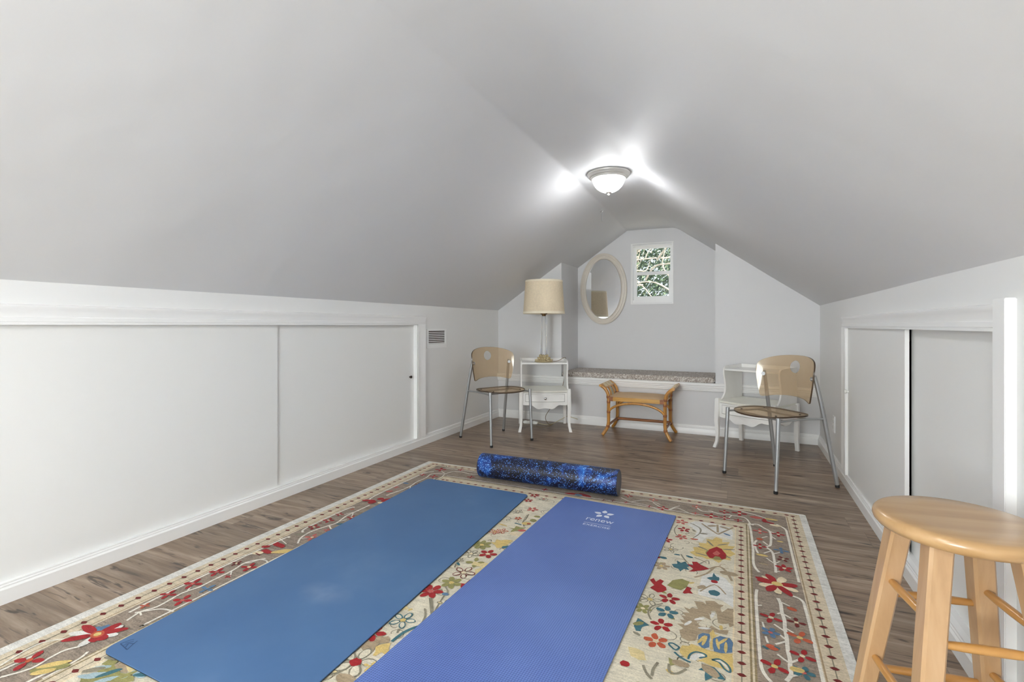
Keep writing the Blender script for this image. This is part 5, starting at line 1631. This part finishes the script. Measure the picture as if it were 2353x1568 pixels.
('O',-1.067,1.749,0.022,5,0,'N','C'),
('S',[(-1.062,1.717),(-1.05,1.688)],0.007,'N'),
('F',-1.037,1.5,0.046,6,15,'R','K'),
('P',[(-0.949,1.541),(-0.941,1.559),(-0.967,1.594),(-0.948,1.598),(-0.947,1.633),(-0.925,1.604),(-0.933,1.563)],'R'),
('F',-0.999,1.583,0.042,6,0,'G','Y'),
('S',[(-1.004,1.548),(-0.977,1.523),(-0.976,1.497)],0.006,'N'),
('E',-0.977,1.506,0.014,0.01,0,'L'),
('S',[(-1.015,1.461),(-0.929,1.35)],0.005,'N'),
('S',[(-1.009,1.464),(-0.923,1.353)],0.005,'N'),
('S',[(-0.976,1.497),(-0.962,1.436),(-0.949,1.394)],0.005,'N'),
('O',-0.946,1.451,0.03,4,0,'N','y'),
('O',-1.019,1.313,0.044,5,15,'T','Y'),
('S',[(-0.981,1.209),(-0.98,1.234),(-0.974,1.267),(-0.958,1.299),(-0.934,1.324),(-0.92,1.338)],0.011,'T'),
('S',[(-0.993,1.399),(-0.968,1.368),(-0.952,1.327),(-0.939,1.279),(-0.921,1.23)],0.006,'N'),
('S',[(-1.002,1.269),(-0.993,1.25)],0.006,'N'),
('P',[(-1.062,1.154),(-1.051,1.166),(-1.055,1.188),(-1.037,1.201),(-1.039,1.225),(-1.02,1.216),(-1.007,1.225),(-0.993,1.214),(-0.986,1.2),(-1.008,1.186),(-1.011,1.168),(-1.002,1.148),(-1.021,1.149),(-1.031,1.138)],'B'),
('P',[(-0.992,1.134),(-0.996,1.151),(-1.011,1.168),(-1.001,1.186),(-0.98,1.202),(-0.968,1.178),(-0.945,1.159),(-0.917,1.14),(-0.919,1.133),(-0.952,1.152),(-0.978,1.156),(-0.982,1.135)],'Y'),
('F',-1.063,1.216,0.042,5,20,'R','C'),
('F',-1.066,1.189,0.02,4,0,'R','R'),
('E',-1.017,1.09,0.02,0.018,0,'R'),
('O',-1.017,1.092,0.062,5,20,'N','C'),
('E',-1.017,1.09,0.018,0.016,0,'R'),
('F',-0.966,1.094,0.022,4,0,'Y','Y'),
('S',[(-0.957,1.085),(-0.937,1.06)],0.007,'N'),
('O',-1.06,1.034,0.03,5,0,'N','y'),
('E',-0.993,1.025,0.034,0.02,0,'B'),
('S',[(-1.052,1.012),(-1.035,1.034),(-1.021,1.058)],0.005,'N'),
('E',-1.065,1.368,0.022,0.012,20,'y'),
('P',[(-1.684,0.789),(-1.664,0.793),(-1.652,0.799),(-1.641,0.783),(-1.589,0.773),(-1.564,0.78),(-1.538,0.781),(-1.519,0.771),(-1.584,0.711),(-1.625,0.692),(-1.67,0.716),(-1.665,0.728),(-1.635,0.728),(-1.622,0.738),(-1.632,0.748),(-1.655,0.747),(-1.653,0.758),(-1.655,0.772),(-1.68,0.77)],'G'),
('P',[(-1.642,0.783),(-1.638,0.797),(-1.621,0.803),(-1.595,0.8),(-1.572,0.781),(-1.591,0.777),(-1.621,0.778)],'B'),
('P',[(-1.608,0.796),(-1.569,0.802),(-1.553,0.785),(-1.576,0.786)],'y'),
('E',-1.664,0.76,0.03,0.009,40,'l'),
('E',-1.673,0.748,0.03,0.009,40,'N'),
('E',-1.641,0.742,0.03,0.009,30,'l'),
('E',-1.575,0.756,0.03,0.009,40,'l'),
('E',-1.596,0.739,0.03,0.009,50,'l'),
('E',-1.654,0.726,0.03,0.009,20,'l'),
('E',-1.536,0.791,0.03,0.009,0,'l'),
('E',-1.522,0.798,0.03,0.009,30,'T'),
('E',-1.678,0.8,0.03,0.009,20,'N'),
('E',-1.617,0.76,0.03,0.009,60,'T'),
('E',-1.565,0.77,0.03,0.009,70,'G')]

RUG.sort(key=lambda o: 0 if (o[0] == 'S' and o[-1] == 'v') else 1)
for i, o_ in enumerate(RUG):
    motif(o_, zs_ + 0.000006 * i)
rc_ = random.Random(21)
def curl(x, y, s):
    a0 = rc_.uniform(0, 6.28); pts = []
    for k in range(9):
        r = s * (1 - 0.07 * k); a = a0 + 0.55 * k
        pts.append((x + r * math.cos(a), y + 0.9 * r * math.sin(a)))
    motif(('S', pts, 0.0028, rc_.choice('NNNB')), zs_ - 0.00002)
for k in range(46): curl(rc_.uniform(-0.26, -0.05), rc_.uniform(1.0, 2.56), rc_.uniform(0.012, 0.04))
for k in range(60): curl(rc_.uniform(-1.09, -0.88), rc_.uniform(0.85, 2.56), rc_.uniform(0.012, 0.035))
for k in range(30): motif(('E', rc_.uniform(-1.09, -0.06) if k % 2 else rc_.uniform(-0.3, -0.05), rc_.uniform(0.9, 2.55), rc_.uniform(0.008, 0.016), 0.006, rc_.uniform(0, 180), rc_.choice('yYGNTB')), zs_ - 0.00001)
# flowers on the near part of the field, past the mats
rr_ = random.Random(11)
for k in range(26):
    motif(('F', rr_.uniform(-1.6, -0.1), rr_.uniform(0.2, 0.72), rr_.uniform(0.025, 0.042), 5, rr_.uniform(0, 70), rr_.choice('RRTYGKB'), 'C'), zs_ + 0.0021)
for sx in (-1.85, 0.13):
    for k in range(7):
        motif(('F', sx + rr_.uniform(-0.04, 0.04), 0.12 + 0.16 * k + (0 if sx < 0 else 0), 0.036, 4, rr_.uniform(0, 40), rr_.choice('RRKDL'), 'C'), zs_ + 0.0021) if (0.12 + 0.16 * k < (0.6 if sx < 0 else 1.3)) else None
for f in bm.faces:
    if f.normal.z < 0 and f.calc_center_median().z > 0.0114: f.normal_flip()
me = bpy.data.meshes.new('area_rug'); bm.to_mesh(me); bm.free()
for m_ in rugmats: me.materials.append(m_)
rug = bpy.data.objects.new('area_rug', me); COL.objects.link(rug)
tag(rug, 'large cream floral rug with taupe vine border lying on the plank floor', 'rug')

# ------------------------------------------------------------------ light and camera
w = bpy.data.worlds.new('World'); SC.world = w; w.use_nodes = True
bg = w.node_tree.nodes['Background']
bg.inputs['Color'].default_value = (0.80, 0.90, 1.0, 1)
bg.inputs['Strength'].default_value = 1.3
su = bpy.data.lights.new('sun', 'SUN'); su.energy = 9.0; su.angle = math.radians(0.6); su.color = (1.0, 0.95, 0.86)
so = bpy.data.objects.new('sun', su); COL.objects.link(so); so.rotation_euler = Vector((-0.66, 0.22, -0.72)).to_track_quat('-Z', 'Y').to_euler()

# added area light outside the unseen gable window, filling the room
al = bpy.data.lights.new('fill_light', 'AREA'); al.shape = 'RECTANGLE'; al.size = 1.3; al.size_y = 1.0; al.energy = 130.0; al.color = (0.96, 0.98, 1.0)
ao = bpy.data.objects.new('fill_light', al); COL.objects.link(ao); ao.location = ((FX0 + FX1) / 2, YF - 0.2, (FZ0 + FZ1) / 2); ao.rotation_euler = (math.radians(90), 0, 0)

cam = bpy.data.cameras.new('camera'); cam.sensor_width = 36.0
cam.lens = 1115.0 / 2353.0 * 36.0
cam.shift_y = -(784.0 - 748.0) / 2353.0
cam.clip_start = 0.05
co = bpy.data.objects.new('camera', cam); COL.objects.link(co)
co.location = (0, 0, 1.0); co.rotation_euler = (math.radians(90), 0, 0.4389567860461592)
SC.camera = co
SC.view_settings.view_transform = 'Standard'
SC.view_settings.look = 'None'
SC.view_settings.gamma = 1.0
SC.view_settings.use_curve_mapping = False
SC.view_settings.exposure = 0.34
SC.cycles.max_bounces = 14
SC.cycles.diffuse_bounces = 8
SC.cycles.transparent_max_bounces = 24
SC.cycles.caustics_reflective = False
SC.cycles.use_denoising = True
